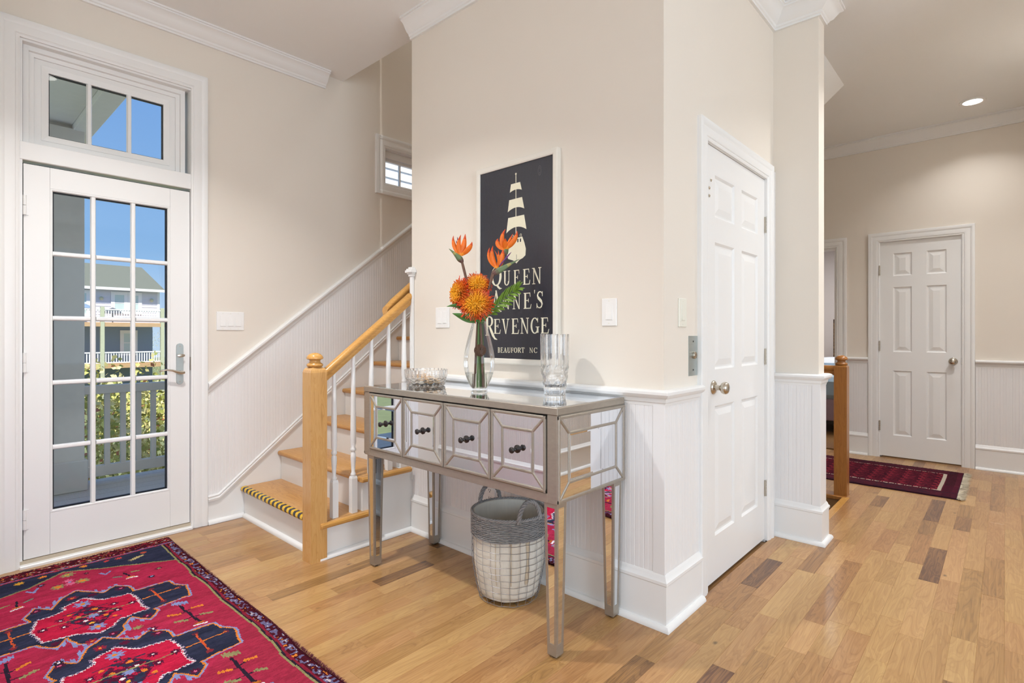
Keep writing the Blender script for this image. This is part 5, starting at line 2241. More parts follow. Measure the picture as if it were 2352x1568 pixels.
def rug_mesh(name, label, x0, x1, y0, y1, cell, colour, height, edge_wave, group=None):
    """Pile as a fine sheet with its own relief, turned down at the sides; colours come from the pattern."""
    nx_, ny_ = int((x1 - x0) / cell), int((y1 - y0) / cell)
    gx = np.linspace(x0, x1, nx_ + 1)
    gy = np.linspace(y0, y1, ny_ + 1)
    X, Y = np.meshgrid(gx, gy, indexing='ij')
    Z = height + (rng.random(X.shape) - .5) * .0022 + .002 * (smooth_noise(X, Y, .09, .12, 3) - .5)
    WX = X + edge_wave * (smooth_noise(X * 0, Y, 1, .16, 9) - .5) * ((X - x0) / (x1 - x0))
    WY = Y + edge_wave * .6 * (smooth_noise(X, Y * 0, .2, 1, 8) - .5)
    Z[0, :] = Z[-1, :] = .001
    Z[:, 0] = Z[:, -1] = .001
    vs = np.stack([WX, WY, Z], -1).reshape(-1, 3)
    idx = np.arange((nx_ + 1) * (ny_ + 1)).reshape(nx_ + 1, ny_ + 1)
    f_ = np.stack([idx[:-1, :-1], idx[1:, :-1], idx[1:, 1:], idx[:-1, 1:]], -1).reshape(-1, 4)
    cx_ = (X[:-1, :-1] + X[1:, 1:]) / 2
    cy_ = (Y[:-1, :-1] + Y[1:, 1:]) / 2
    C = colour(cx_, cy_).reshape(-1, 3)
    t = thing(name, label, 'rug', ((x0 + x1) / 2, (y0 + y1) / 2, 0), group)
    o0 = np.array(ORG[t.name])
    me = bpy.data.meshes.new('pile')
    me.from_pydata((vs - o0).tolist(), [], f_.tolist())
    at = me.attributes.new('Col', 'FLOAT_COLOR', 'FACE')
    at.data.foreach_set('color', np.concatenate([C, np.ones((len(C), 1))], 1).astype(np.float32).ravel())
    me.polygons.foreach_set('use_smooth', [True] * len(me.polygons))
    me.materials.append(M['rug_pile'])
    ob = bpy.data.objects.new('pile', me)
    COL.objects.link(ob)
    ob.parent = t
    return t, edge_wave


c_red = np.array(srgb(176, 44, 76))
c_deep = np.array(srgb(138, 36, 56))
c_nav = np.array(srgb(46, 48, 68))
c_blk = np.array(srgb(42, 32, 46))
c_blu = np.array(srgb(128, 136, 180))
c_org = np.array(srgb(214, 124, 48))
c_yel = np.array(srgb(226, 164, 58))
c_oli = np.array(srgb(140, 132, 90))
c_wht = np.array(srgb(222, 208, 210))
c_plm = np.array(srgb(84, 24, 50))
c_mar = np.array(srgb(70, 20, 32))
c_pnk = np.array(srgb(206, 96, 128))

MED_OUT = [(.607, 3.038), (.654, 2.98), (.657, 2.913), (.796, 2.903), (.803, 2.845), (.835, 2.798), (.813, 2.675), (.716, 2.666), (.672, 2.659), (.678, 2.628), (.636, 2.571), (.585, 2.650), (.553, 2.596), (.549, 2.548),
           (.506, 2.505), (.475, 2.500), (.402, 2.555), (.379, 2.639), (.346, 2.586), (.300, 2.640), (.290, 2.664), (.160, 2.672), (.140, 2.79), (.165, 2.895), (.301, 2.899), (.289, 2.951), (.327, 3.031), (.375, 2.966), (.415, 3.052),
           (.477, 3.104), (.556, 2.997)]
MED_IN = [(.324, 2.891), (.375, 2.891), (.418, 2.913), (.410, 2.946), (.488, 2.985), (.541, 2.915), (.639, 2.898), (.648, 2.823), (.640, 2.73), (.652, 2.675), (.553, 2.673), (.525, 2.627), (.478, 2.595), (.412, 2.647), (.310, 2.672), (.295, 2.786)]


def zig(poly, amp, seed, step=.02):
    """Stepped outline, as a knotted line runs."""
    r_ = random.Random(seed)
    out_ = []
    n_ = len(poly)
    for i in range(n_):
        p, q = poly[i], poly[(i + 1) % n_]
        k_ = max(1, int(math.hypot(q[0] - p[0], q[1] - p[1]) / step))
        for j in range(k_):
            t = j / k_
            out_.append((p[0] + (q[0] - p[0]) * t + r_.uniform(-amp, amp), p[1] + (q[1] - p[1]) * t + r_.uniform(-amp, amp)))
    return out_


def rug_colour(X, Y):
    n1 = smooth_noise(X, Y, .35, .035, 1)[..., None]
    n2 = smooth_noise(X, Y, .02, .006, 2)[..., None]
    Xw = X + .006 * (smooth_noise(X, Y, .03, .03, 21) - .5)
    Yw = Y + .006 * (smooth_noise(X, Y, .03, .03, 22) - .5)
    C = c_red * (1 - .7 * n1) + c_deep * .7 * n1
    # toward the open end the field is duller and browner
    tt = np.clip((X - .55) / .4, 0, 1)[..., None] * np.clip((3.0 - Y) / .8, 0, 1)[..., None]
    C = C * (1 - tt * .75) + np.array(srgb(146, 46, 62)) * tt * .75
    per = .553                         # medallions repeat toward the other end
    for kk in range(3):
        Yk = Yw + per * kk
        d_out = poly_dist(Xw, Yk, MED_OUT)
        ins = inside(Xw, Yk, MED_OUT)
        near = (np.abs(Yk - 2.78) < .42)
        C[ins] = c_nav * (1 + .0)
        lum = (smooth_noise(X, Y, .25, .02, 5 + kk) * .5 + .75)[..., None]
        C = np.where(ins[..., None], C * lum, C)
        C[(d_out < .0060) & ins] = c_org
        C[(d_out < .0060) & ~ins & near] = c_blu
        # saw-tooth blue edging on the shoulders
        tooth = (d_out < .012 + .006 * np.sign(np.sin(X * 260))) & ~ins & near & (np.abs(np.abs(X - .48) - .10) < .05) & (np.abs(np.abs(Yk - 2.79) - .24) < .12)
        C[tooth] = c_blu
        din = poly_dist(Xw, Yk, MED_IN)
        inr = inside(Xw, Yk, MED_IN)
        C = np.where(inr[..., None], np.array(srgb(190, 34, 66)) * (1 - .25 * n1), C)
        wl = (din < .0042)
        C[wl & (np.sin((X + Y) * 420) > -.3)] = c_wht
        C[(din < .009) & (din > .0045) & ~inr & near & (np.sin((X - Yk) * 300) > .1)] = np.array(srgb(150, 130, 160))
        # core: dark lattice with flowers, stems to left and right
        core = (np.abs(X - .48) / .085 + np.abs(Yk - 2.78) / .13 < 1)
        C[core & (smooth_noise(X, Y, .012, .010, 31) > .42)] = c_plm
        C[core & (smooth_noise(X, Y, .013, .012, 32) > .66)] = c_nav
        for (a, b, r, c) in [(.482, 2.775, .018, c_blu), (.44, 2.80, .009, c_org), (.52, 2.75, .010, c_org), (.47, 2.71, .009, c_yel), (.50, 2.84, .010, c_org), (.455, 2.745, .008, c_wht), (.51, 2.80, .007, c_wht),
                             (.545, 2.715, .008, c_org), (.42, 2.845, .009, c_org), (.475, 2.925, .026, c_blu), (.475, 2.925, .009, c_org), (.475, 2.660, .026, c_blu), (.475, 2.660, .010, c_org),
                             (.625, 2.795, .016, c_plm), (.625, 2.795, .005, c_wht), (.565, 2.835, .015, c_plm), (.565, 2.835, .005, c_wht), (.565, 2.765, .015, c_plm), (.565, 2.765, .005, c_wht),
                             (.325, 2.78, .016, c_plm), (.325, 2.78, .005, c_wht), (.385, 2.82, .015, c_plm), (.385, 2.82, .005, c_wht), (.385, 2.745, .015, c_plm), (.385, 2.745, .005, c_wht),
                             (.62, 2.985, .018, c_plm), (.62, 2.985, .006, c_pnk), (.33, 2.99, .016, c_plm), (.33, 2.99, .006, c_pnk), (.635, 2.615, .016, c_plm), (.635, 2.615, .006, c_pnk), (.345, 2.625, .014, c_plm),
                             (.44, 2.545, .018, c_deep), (.44, 2.545, .006, c_org), (.51, 2.555, .016, c_plm), (.51, 2.555, .006, c_pnk), (.45, 3.02, .018, c_deep), (.45, 3.02, .006, c_org), (.52, 3.0, .014, c_plm)]:
            rr = np.hypot(Xw - a, (Yk - b) * 1.0)
            star = r * (1 + .28 * np.cos(8 * np.arctan2(Yk - b, Xw - a))) if r > .012 else r
            C[rr < star] = c
        for p, q, w, c in [((.34, 2.79), (.62, 2.79), .003, c_oli), ((.40, 2.86), (.55, 2.86), .0025, c_nav), ((.41, 2.70), (.56, 2.70), .0025, c_nav),
                           ((.66, 2.795), (.80, 2.795), .0035, c_org), ((.715, 2.86), (.715, 2.71), .0035, np.array(srgb(200, 84, 48))), ((.18, 2.795), (.29, 2.795), .0035, c_org), ((.235, 2.86), (.235, 2.71), .0035, np.array(srgb(200, 84, 48)))]:
            C[seg_dist(Xw, Yk, p, q) < w] = c
        for (a, b) in ((.715, 2.868), (.715, 2.705), (.235, 2.868), (.235, 2.705), (.80, 2.795)):
            C[(np.hypot(Xw - a, Yk - b) < .012) & (np.sin(X * 700) * np.sin(Y * 700) > -.5)] = np.array(srgb(126, 44, 52))
    # little trees with animals between the arms
    for kk in range(3):
        Yk = Yw + per * kk
        for mx in (1, -1):
            Xk = .48 + (Xw - .48) * mx
            for p, q, w, c in [((.752, 2.60), (.762, 2.39), .0055, c_blk), ((.757, 2.53), (.795, 2.545), .003, c_blk), ((.757, 2.52), (.720, 2.53), .003, c_blk), ((.760, 2.46), (.80, 2.455), .003, c_blk), ((.760, 2.46), (.715, 2.46), .003, c_blk),
                               ((.742, 2.635), (.775, 2.615), .0135, c_blu if kk == 0 else c_oli), ((.785, 2.548), (.818, 2.538), .0068, c_org), ((.790, 2.462), (.822, 2.445), .0075, c_oli), ((.696, 2.545), (.730, 2.525), .0068, c_org), ((.692, 2.470), (.728, 2.450), .0075, c_oli),
                               ((.738, 2.385), (.775, 2.372), .0060, c_wht), ((.745, 2.398), (.770, 2.392), .006, np.array(srgb(170, 96, 40)))]:
                C[seg_dist(Xk, Yk, p, q) < w * (1 + .35 * np.sin(X * 500) * (w > .006))] = c
    # small scattered motifs
    for a, b, r, c in [(.586, 2.539, .014, c_oli), (.62, 2.48, .015, c_plm), (.62, 2.48, .006, c_wht), (.33, 2.464, .014, c_blk), (.33, 2.464, .006, c_wht), (.381, 3.279, .014, c_blk), (.381, 3.279, .005, c_blu), (.747, 3.018, .013, c_blk), (.747, 3.018, .006, c_blu),
                       (.799, 3.096, .013, c_plm), (.799, 3.096, .006, c_oli), (.545, 3.295, .012, c_plm), (.545, 3.295, .005, c_oli)]:
        rr = np.hypot(Xw - a, Yw - b)
        C[rr < r * (1 + .3 * np.cos(8 * np.arctan2(Yw - b, Xw - a)))] = c
    for mx in (1, -1):
        Xk = .48 + (Xw - .48) * mx
        for p, q, w, c in [((.672, 3.165), (.682, 3.09), .004, c_blk), ((.664, 3.085), (.700, 3.075), .005, c_wht), ((.668, 3.098), (.692, 3.092), .005, c_org), ((.700, 3.150), (.726, 3.140), .006, c_oli), ((.626, 3.145), (.652, 3.130), .006, np.array(srgb(110, 120, 110))),
                           ((.594, 3.25), (.612, 3.215), .005, c_blu), ((.612, 3.215), (.632, 3.245), .005, c_blu)]:
            C[seg_dist(Xk, Yw, p, q) < w] = c
    # central flower cross under the navy end
    for a, b, r, c in [(.479, 3.335, .026, c_oli), (.479, 3.335, .008, c_yel), (.475, 3.255, .019, c_pnk), (.475, 3.21, .019, c_pnk), (.43, 3.204, .024, c_oli), (.43, 3.204, .013, c_org), (.52, 3.209, .024, c_oli), (.52, 3.209, .013, c_org), (.475, 3.232, .007, c_blu)]:
        th = np.arctan2(Yw - b, Xw - a)
        C[np.hypot(Xw - a, Yw - b) < r * (1 + .25 * np.cos(8 * th))] = c
    # navy end panel with its stepped outline
    nav = [(.015, 3.13), (.06, 3.14), (.24, 3.257), (.338, 3.284), (.469, 3.393), (.517, 3.365), (.70, 3.263), (.902, 3.145), (.96, 3.14), (.96, 3.6), (.0, 3.6)]
    inn_ = inside(Xw, Yw, nav)
    dn = poly_dist(Xw, Yw, nav[1:8], False)
    C = np.where(inn_[..., None], c_nav * (.75 + .5 * smooth_noise(X, Y, .3, .018, 12))[..., None], C)
    C[dn < .0055] = c_oli * .9
    for a, b, r, c in [(.311, 3.384, .017, c_yel * .75), (.398, 3.393, .014, c_org), (.549, 3.403, .013, c_org), (.645, 3.40, .011, np.array(srgb(180, 60, 60))), (.694, 3.391, .013, np.array(srgb(190, 66, 56))), (.802, 3.383, .013, np.array(srgb(196, 84, 56))), (.22, 3.37, .014, c_org)]:
        C[np.hypot(Xw - a, Yw - b) < r * (1 + .25 * np.cos(8 * np.arctan2(Yw - b, Xw - a)))] = c
    for p, q in [((.735, 3.318), (.785, 3.345))]:
        dd = seg_dist(Xw, Yw, p, q)
        C[(dd < .006)] = np.array(srgb(196, 176, 120))
        C[(dd < .013) & (np.sin((X + Y) * 520) > .2)] = np.array(srgb(196, 176, 120))
    # side borders
    for mx in (1, -1):
        Xk = (X if mx == 1 else .97 - X) + .010 * (smooth_noise(X * 0, Y, 1, .10, 14 + mx) - .5)
        C[Xk > .893] = c_deep * .85
        line = (Xk > .890) & (Xk < .8985)
        C[line] = c_oli
        C[(Xk > .8985) & (Xk < .905)] = c_blk
        b_ = Xk > .915
        sp_ = smooth_noise(X, Y, .008, .012, 40 + mx)
        C[b_] = c_mar
        C[b_ & (sp_ > .58)] = np.array(srgb(104, 98, 132))
        C[b_ & (sp_ > .86)] = c_wht * .7
        C[b_ & (sp_ < .14)] = c_org
        C[Xk > .947] = c_mar * .7
    # end border
    Yk = Y + .006 * (smooth_noise(X, Y * 0, .05, 1, 17) - .5)
    e_ = Yk > 3.432
    sp_ = smooth_noise(X, Y, .014, .007, 50)
    keep = e_ & (np.abs(X - .48) < .47)
    C[keep] = c_mar
    C[keep & (sp_ > .62)] = np.array(srgb(150, 40, 52))
    C[keep & (sp_ > .80)] = c_oli
    C[keep & (sp_ > .90)] = c_wht * .9
    C[keep & (sp_ < .10)] = c_org
    C[(Yk > 3.426) & (Yk < 3.436)] = np.array(srgb(170, 50, 60))
    C[(Yk > 3.436) & (Yk < 3.443)] = np.array(srgb(104, 110, 160))
    C[Yk > 3.525] = c_mar * .8
    C = C * (.80 + .4 * n2)
    return np.clip(C, 0, 1)


big, _ = rug_mesh('persian_rug', 'crimson and navy patterned wool rug in front of the outside door', .012, .958, .95, 3.535, .0042, rug_colour, .013, .016)


def tufts(parent, pts, out, n_, ln, mat, name, wd=.0011, seed=4, flat_=False):
    r_ = random.Random(seed)
    m_ = MB()
    for i in range(n_):
        t = r_.random() * (len(pts) - 1)
        k_ = int(t)
        p = Vector(pts[k_]).lerp(Vector(pts[min(k_ + 1, len(pts) - 1)]), t - k_)
        d = (Vector(out) + Vector((r_.uniform(-.8, .8), r_.uniform(-.8, .8), r_.uniform(-.1, .7) if not flat_ else r_.uniform(-.05, .1)))).normalized()
        L_ = ln * r_.uniform(.4, 1.2)
        q = p + d * L_
        q.z = max(q.z, .001)
        sd = d.cross(Vector((0, 0, 1)))
        sd = sd.normalized() * wd if sd.length > 1e-4 else Vector((wd, 0, 0))
        md = p.lerp(q, .5) + Vector((0, 0, .003 if not flat_ else .0015))
        m_.add([p - sd, p + sd, md + sd, md - sd, q], [(0, 1, 2, 3), (3, 2, 4)])
    return tag(m_.build(name, mat, parent, recalc=False), kind='stuff')


tufts(big, [(.952, .95, .008), (.952, 3.535, .008)], (1, 0, .2), 2600, .013, 'rug_fuzz', 'edge_fuzz')
tufts(big, [(.015, 3.530, .008), (.955, 3.530, .008)], (0, 1, .2), 1000, .012, 'rug_fuzz', 'edge_fuzz', seed=6)


def runner_colour(X, Y):
    n1 = smooth_noise(X, Y, .05, .30, 61)[..., None]
    C = np.array(srgb(84, 34, 46)) * (.8 + .4 * n1)
    u = (X - 4.945) / .965
    fld = (X > 5.14) & (X < 5.755) & (Y > .372)
    C = np.where(fld[..., None], np.array(srgb(118, 36, 50)) * (.85 + .3 * n1), C)
    # rows of dark arrow motifs
    rowi = np.floor((X - 5.14) / .047)
    ph = (Y + .02 * (rowi % 2)) / .105
    fy = ph - np.floor(ph)
    fx = (X - 5.14) / .047 - rowi
    arrow = (np.abs(fx - .5) < .40 * (1 - .55 * fy)) & (fy < .78)
    C = np.where((fld & arrow)[..., None], np.array(srgb(54, 20, 34)), C)
    bro = (np.abs(X - 5.135) < .007) | (np.abs(X - 5.760) < .006)
    C[bro & (Y > .36) & (np.sin(Y * 330) > -.75)] = np.array(srgb(206, 188, 170))
    C[(np.abs(Y - .368) < .009) & (X > 5.13) & (X < 5.765)] = np.array(srgb(190, 178, 160))
    eb = Y < .345
    C[eb & (np.abs(Y - .325) < .03)] = np.array(srgb(60, 30, 36))
    C[eb & (np.sin(X * 260) > .3) & (Y > .25)] = np.array(srgb(78, 28, 44))
    sp_ = smooth_noise(X, Y, .012, .03, 71)
    sb = (X < 5.12) | (X > 5.775)
    C[sb & (sp_ > .6)] = np.array(srgb(60, 34, 46))
    C[(X < 4.965) | (X > 5.90)] = np.array(srgb(40, 18, 28))
    C[Y < .262] = np.array(srgb(52, 44, 58))
    return np.clip(C, 0, 1)


run_, _ = rug_mesh('runner_rug', 'dark maroon runner rug with cream fringe in the hallway', 4.945, 5.915, .252, 2.40, .008, runner_colour, .008, .008)
tufts(run_, [(4.955, .256, .006), (5.905, .256, .006)], (0, -1, 0), 1500, .052, 'fringe_cream', 'fringe', wd=.0032, seed=9, flat_=True)

# ------------------------------------------------------------------ bedroom seen through the doorway
mb = MB()
mb.box(6.34, 10.1, -.4, 4.2, -.15, -.002)
struct(mb, 'floor_bedroom', 'oak_floor_far', 'oak floor of the bedroom beyond the hallway', 'floor')
mb = MB()
mb.box(10.0, 10.1, -.4, 4.2, 0, 2.7)
mb.box(6.34, 10.0, 4.1, 4.2, 0, 2.7)
mb.box(6.34, 10.0, -.4, -.3, 0, 2.7)
mb.box(6.345, 10.0, -.3, 4.1, 2.6, 2.7)
struct(mb, 'wall_bedroom', 'bedroom_paint', 'pale pinkish bedroom walls beyond the open doorway', 'wall')
bed = thing('bed', 'bed with woven headboard and pale blue quilt in the bedroom', 'bed', (8.4, 1.5, 0))
m1 = MB()
m1.box(7.35, 9.30, .85, 2.2, .10, .30)
m1.build('base', 'slot_dark', bed)
m1 = MB()
m1.box(7.33, 9.31, .83, 2.22, .14, .40)
m1.build('bedskirt', 'bedskirt_mauve', bed, bevel=.01)
m1 = MB()
m1.box(7.30, 9.30, .81, 2.24, .40, .66)
m1.build('quilt', 'quilt_blue', bed, bevel=.05)
m1 = MB()
for lx, ly in ((7.4, .9), (9.2, .9), (7.4, 2.15), (9.2, 2.15)):
    m1.box(lx - .03, lx + .03, ly - .03, ly + .03, 0, .12)
m1.build('feet', 'slot_dark', bed)
m1 = MB()
m1.box(9.36, 9.42, .85, 1.935, .2, 1.40)
hb_ = m1.build('headboard', 'weave_dark', bed)
m1 = MB()
r_ = random.Random(5)
for i in range(3, 16):
    for j in range(22):
        y0 = .65 + .08 * i
        z0 = .25 + .05 * j
        off = .012 if (i + j) % 2 else 0
        m1.box(9.335 - off, 9.362, y0 + .004, y0 + .076, z0 + .004, z0 + .046)
tag(m1.build('weave', 'weave_brown', hb_), 'brown woven strips', kind='stuff')
for k, (py, pz) in enumerate(((1.78, .735),)):
    m1 = MB()
    n_ = 12
    vs = []
    for i in range(n_ + 1):
        for j in range(n_ + 1):
            u, v = i / n_ * 2 - 1, j / n_ * 2 - 1
            th = .075 * max(0, (1 - u ** 4) * (1 - v ** 4)) ** .5
            vs.append((9.02 + u * .26, py + v * .32, pz + .03 + th))
    m1.add(vs, [(i * (n_ + 1) + j, (i + 1) * (n_ + 1) + j, (i + 1) * (n_ + 1) + j + 1, i * (n_ + 1) + j + 1) for i in range(n_) for j in range(n_)])
    vs2 = [(x, y, 2 * (pz + .03) - z) for x, y, z in vs]
    m1.add(vs2, [(i * (n_ + 1) + j, i * (n_ + 1) + j + 1, (i + 1) * (n_ + 1) + j + 1, (i + 1) * (n_ + 1) + j) for i in range(n_) for j in range(n_)])
    tag(m1.build('pillow', 'pillow_white', None, smooth=True), 'white pillow on the blue quilt against the woven headboard', 'pillow')

# ------------------------------------------------------------------ porch
ZP = -.04
mb = MB()
mb.box(-2.0, 3.2, YA + .16, 5.60, ZP - .2, ZP - .022)
pf = struct(mb, 'floor_porch', 'deck_grey', 'grey board porch floor outside the glazed door', 'porch floor')
yy = YA + .165
while yy < 5.60:
    m1 = MB()
    m1.box(-2.0, 3.2, yy, min(yy + .136, 5.62), ZP - .022, ZP)
    m1.build('deck_board', 'deck_grey', pf)
    yy += .142
mb = MB()
mb.box(-2.2, .93, YA + .16, 5.75, 2.80, 2.95)
pc = struct(mb, 'ceiling_porch', 'soffit_grey', 'pale grey boarded porch ceiling outside the transom', 'ceiling')
for i in range(9):
    x0 = .80 - .30 * (i + 1)
    m1 = MB()
    m1.box(x0 + .002, x0 + .298, YA + .165, 5.6, 2.788, 2.801)
    m1.build('soffit_board', 'soffit_grey', pc)
m1 = MB()
m1.box(.80, .93, YA + .165, 5.75, 2.74, 2.801)
m1.build('beam', 'soffit_grey', pc, bevel=.004)
m1 = MB()
m1.box(-2.2, .80, 5.36, 5.56, 2.60, 2.80)
m1.build('beam', 'porch_grey', pc, bevel=.004)
pcol = thing('porch_column', 'square grey porch column outside the glazed door', 'column', (.74, 5.40, ZP))
m1 = MB()
m1.box(.615, .868, 5.285, 5.538, ZP, 2.75)
m1.build('shaft', 'porch_grey', pcol, bevel=.004)
m1 = MB()
m1.box(.595, .888, 5.265, 5.558, ZP, .20)
m1.build('plinth', 'porch_grey', pcol, bevel=.008)
pr_ = thing('porch_railing', 'grey slatted porch railing in front of the hedge', 'railing', (1.9, 5.45, ZP))
m1 = MB()
m1.box(.868, 3.2, 5.41, 5.49, .690, .758)
m1.build('top_rail', 'porch_grey', pr_, bevel=.004)
m1 = MB()
m1.box(.888, 3.2, 5.42, 5.48, .022, .108)
m1.build('bottom_rail', 'porch_grey', pr_, bevel=.004)
for i in range(20):
    x = .933 + .1085 * i
    m1 = MB()
    m1.box(x - .018, x + .018, 5.432, 5.468, .10, .70)
    m1.build('baluster', 'porch_grey', pr_)

# hedge shrubs beyond the railing
mb = MB()
mb.box(-30, 90, 5.7, 120, -3.3, -3.2)
struct(mb, 'ground_garden', 'ground_grass', 'rough grass ground below the neighbouring house', 'ground')


def shrub(cx, cy, z0, z1, rx, ry, label, n_, seed):
    r_ = random.Random(seed)
    m_ = MB()
    cz, rz_ = (z0 + z1) / 2, (z1 - z0) / 2
    for i in range(n_):
        ph = r_.uniform(0, 2 * PI)
        ct_ = r_.uniform(-1, 1)
        stt = math.sqrt(1 - ct_ * ct_)
        rr = r_.uniform(.72, 1.04)
        lump = 1 + .16 * math.sin(5 * ph + seed) * math.sin(4 * ct_ * 3 + seed)
        p = Vector((cx + rx * stt * math.cos(ph) * rr * lump, cy + ry * stt * math.sin(ph) * rr * lump, cz + rz_ * ct_ * rr * lump))
        d = Vector((r_.gauss(0, 1), r_.gauss(0, 1) - .3, r_.gauss(.4, 1))).normalized()
        s_ = d.orthogonal().normalized() if r_.random() < .5 else d.cross(Vector((r_.random(), r_.random(), r_.random()))).normalized()
        L_ = r_.uniform(.045, .085)
        w_ = L_ * .36
        g = r_.random()
        c_ = srgb(226, 214, 150) if g < .42 else (srgb(196, 194, 112) if g < .78 else (srgb(146, 152, 78) if g < .95 else srgb(190, 120, 90)))
        m_.add([p, p + d * L_ * .5 + s_ * w_, p + d * L_, p + d * L_ * .5 - s_ * w_], [(0, 1, 2, 3)], c_)
    t = thing('hedge_shrub', label, 'shrub', (cx, cy, -3.2))
    m_.build('foliage', 'hedge_leaf', t, recalc=False, attr='Col')
    m_ = MB()
    for k_ in range(4):
        a = 2 * PI * k_ / 4 + seed
        m_.tube([(cx, cy, -3.2), (cx + .15 * math.cos(a), cy + .15 * math.sin(a), (z0 - 3.2) / 2), (cx + rx * .4 * math.cos(a), cy + ry * .4 * math.sin(a), cz)], [.05, .035, .02], 6)
    m_.build('stems', 'stem_brown', t, recalc=False)


shrub(1.05, 7.3, -2.4, .86, .95, .75, 'yellow green hedge shrub behind porch railing beside grey column', 9000, 1)
shrub(2.05, 7.6, -2.4, .70, .95, .75, 'yellow green hedge shrub further along the porch railing', 7000, 2)
shrub(3.1, 7.5, -2.2, .82, .85, .75, 'yellow green hedge shrub near the end of porch railing', 4000, 3)
shrub(17.6, 64, -3.2, 1.6, 2.6, 2.5, 'olive bush under the far corner of neighbouring house', 2500, 4)

# ------------------------------------------------------------------ neighbouring house
HY = 46.5                         # facade
nb = thing('neighbour_house', 'pale grey neighbouring house with shingled roof and two white decks', 'house', (8.0, HY + 4, -3.2))
hx0, hx1 = -2.0, 12.05
m1 = MB()
m1.box(hx0, 11.62, HY, HY + 8, -3.2, 1.95)
m1.build('lower_wall', 'siding_shaded', nb)
m1 = MB()
m1.box(hx0, hx1, HY, HY + 8, 1.95, 4.45)
m1.build('upper_wall', 'siding_pale', nb)
m1 = MB()
z = 1.98
while z < 4.2:
    m1.prism([(HY - .030, z), (HY, z), (HY, z + .19), (HY - .006, z + .19)], 'x', hx0, hx1)
    z += .195
m1.build('siding_laps', 'siding_pale', nb)
m1 = MB()
z = -.9
while z < 1.5:
    m1.prism([(HY - .030, z), (HY, z), (HY, z + .24), (HY - .006, z + .24)], 'x', hx0, 11.62)
    z += .245
m1.build('siding_laps', 'siding_shaded', nb)
m1 = MB()
# hipped roof: eaves, ridge
ex0, ex1, ey0, ey1, ez, rz2 = hx0 - .4, hx1 + .25, HY - .55, HY + 8.4, 4.42, 6.25
ry_ = (ey0 + ey1) / 2
m1.add([(ex0, ey0, ez), (ex1, ey0, ez), (ex1, ey1, ez), (ex0, ey1, ez), (ex0 + 1.2, ry_ - 2.0, rz2 + .1), (ex1 - .9, ry_ - 2.0, rz2), (ex1 - .9, ry_ + 2, rz2), (ex0 + 1.2, ry_ + 2, rz2)],
       [(0, 1, 5, 4), (1, 2, 6, 5), (2, 3, 7, 6), (3, 0, 4, 7), (4, 5, 6, 7), (3, 2, 1, 0)])
m1.build('roof', 'shingle', nb)
m1 = MB()
m1.box(ex0, ex1 + .02, ey0 - .02, ey0 + .10, ez - .14, ez + .04)
m1.build('gutter', 'house_white', nb)
m1 = MB()
m1.box(hx1 - .13, hx1 + .02, HY - .05, HY + .02, 1.9, 4.3)
m1.build('corner_trim', 'house_white', nb)
for (a, b, z0, z1) in ((9.32, 9.87, 2.85, 3.98), (10.32, 10.72, 2.85, 3.98), (6.9, 7.72, 2.6, 4.0), (4.6, 5.4, 2.85, 3.98), (9.85, 10.45, -.1, 1.25), (6.0, 6.8, -.1, 1.25)):
    m1 = MB()
    m1.frame('y', HY - .02, -1, a, b, z0, z1, [(0, 0), (0, .06), (.22, .06), (.22, 0)], True)
    m1.box(a, b, HY - .06, HY - .02, (z0 + z1) / 2 - .03, (z0 + z1) / 2 + .03)
    wf = m1.build('window_trim', 'house_white', nb)
    for q0, q1 in ((z0, (z0 + z1) / 2 - .03), ((z0 + z1) / 2 + .03, z1)):
        m1 = MB()
        m1.box(a, b, HY - .045, HY - .03, q0, q1)
        m1.build('pane', 'house_glass', wf)
for a in (8.55, 11.55):
    m1 = MB()
    m1.lathe([(0, -.12), (.07, -.10), (.12, 0), (.10, .10), (0, .14)], a, HY - .09, 3.68, 12)
    m1.build('wall_lamp', 'timber_weathered', nb, smooth=True)
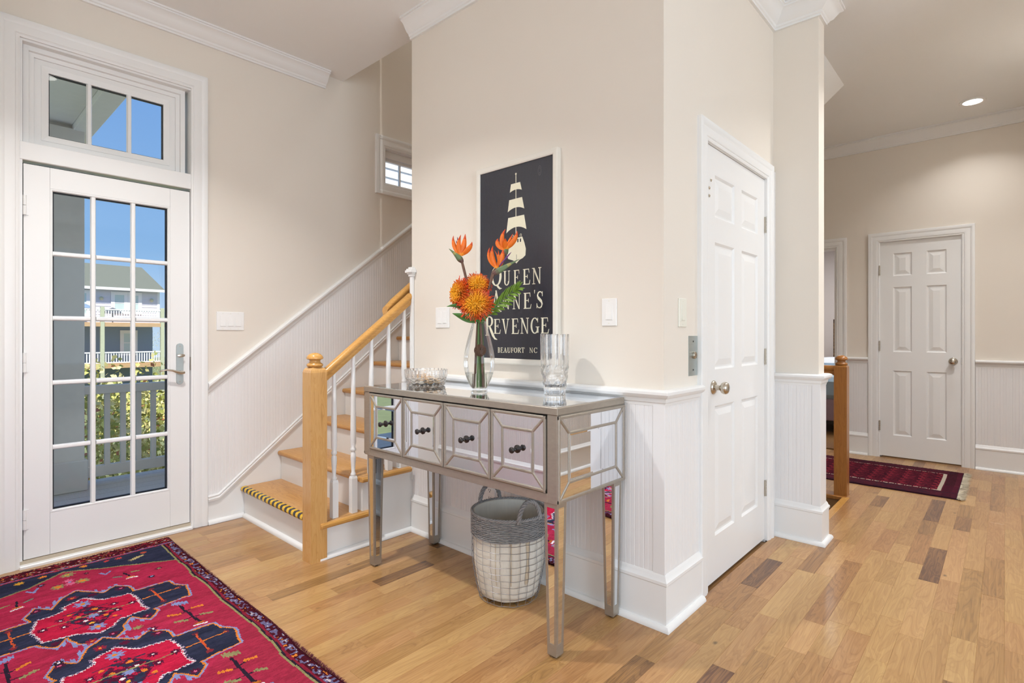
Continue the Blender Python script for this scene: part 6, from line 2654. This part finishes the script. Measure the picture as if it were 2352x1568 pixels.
for nm, z, zr in (('upper', 1.98, 2.86), ('lower', -.80, -.01)):
    m1 = MB()
    m1.box(hx0, 12.2, HY - 2.4, HY - .04, z - .05, z)
    m1.build('deck_floor', 'timber_tan', nb)
    m1 = MB()
    m1.box(hx0, 12.2, HY - 2.45, HY - 2.38, z - .28, z - .05)
    m1.build('deck_beam', 'timber_tan', nb)
    m1 = MB()
    m1.box(hx0, 12.1, HY - 2.42, HY - 2.30, zr - .06, zr + .02)
    m1.box(hx0, 12.1, HY - 2.40, HY - 2.33, z + .06, z + .13)
    m1.build('deck_rail', 'house_white', nb)
    x = 6.6
    while x < 11.9:
        m1 = MB()
        m1.box(x, x + .06, HY - 2.39, HY - 2.34, z + .12, zr - .05)
        m1.build('picket', 'house_white', nb)
        x += .145
for x in (4.2, 8.06, 11.50):
    m1 = MB()
    m1.box(x, x + .22, HY - 2.52, HY - 2.30, -3.2, 3.02)
    m1.build('deck_post', 'timber_weathered', nb, bevel=.01)
for lab, x, y, zz, rr, mt in (('folded dark patio canopy on the neighbouring upper deck', 8.95, HY - 1.3, 2.95, .62, 'canvas_dark'), ('blue grey patio canopy on the neighbouring upper deck', 7.05, HY - 1.3, 3.25, .95, 'canvas_blue')):
    t = thing('patio_canopy', lab, 'canopy', (x, y, 1.98))
    m1 = MB()
    m1.lathe([(rr, -.34), (rr * .55, -.08), (.05, .05), (0, .06)], x, y, zz, 14)
    m1.build('cover', mt, t)
    m1 = MB()
    m1.lathe([(.04, 0), (.04, zz - 1.99)], x, y, 1.98, 8)
    m1.build('pole', 'wire_grey', t)
# white boarded gable seen through the small stair window
gb = thing('white_gable', 'bright white boarded gable outside the small stair window', 'building', (6.2, 7.5, -3.2))
m1 = MB()
m1.prism([(4.6, -3.2), (10.5, -3.2), (10.5, 6.6), (7.6, 6.6), (4.6, 4.06)], 'y', 7.5, 9.0)
m1.build('wall', 'house_white', gb)
m1 = MB()
m1.prism([(4.3, 3.91), (7.6, 6.70), (7.6, 6.95), (4.3, 4.16)], 'y', 7.2, 7.52)
m1.build('rake_board', 'house_white', gb)
m1 = MB()
for i in range(34):
    z = 1.2 + .15 * i
    xs = 4.6 if z < 4.0 else 4.6 + (z - 4.0) * 1.18
    if xs < 10.4:
        m1.prism([(7.475, z), (7.5, z), (7.5, z + .146), (7.495, z + .146)], 'x', xs, 10.5)
m1.build('siding_laps', 'house_white', gb)
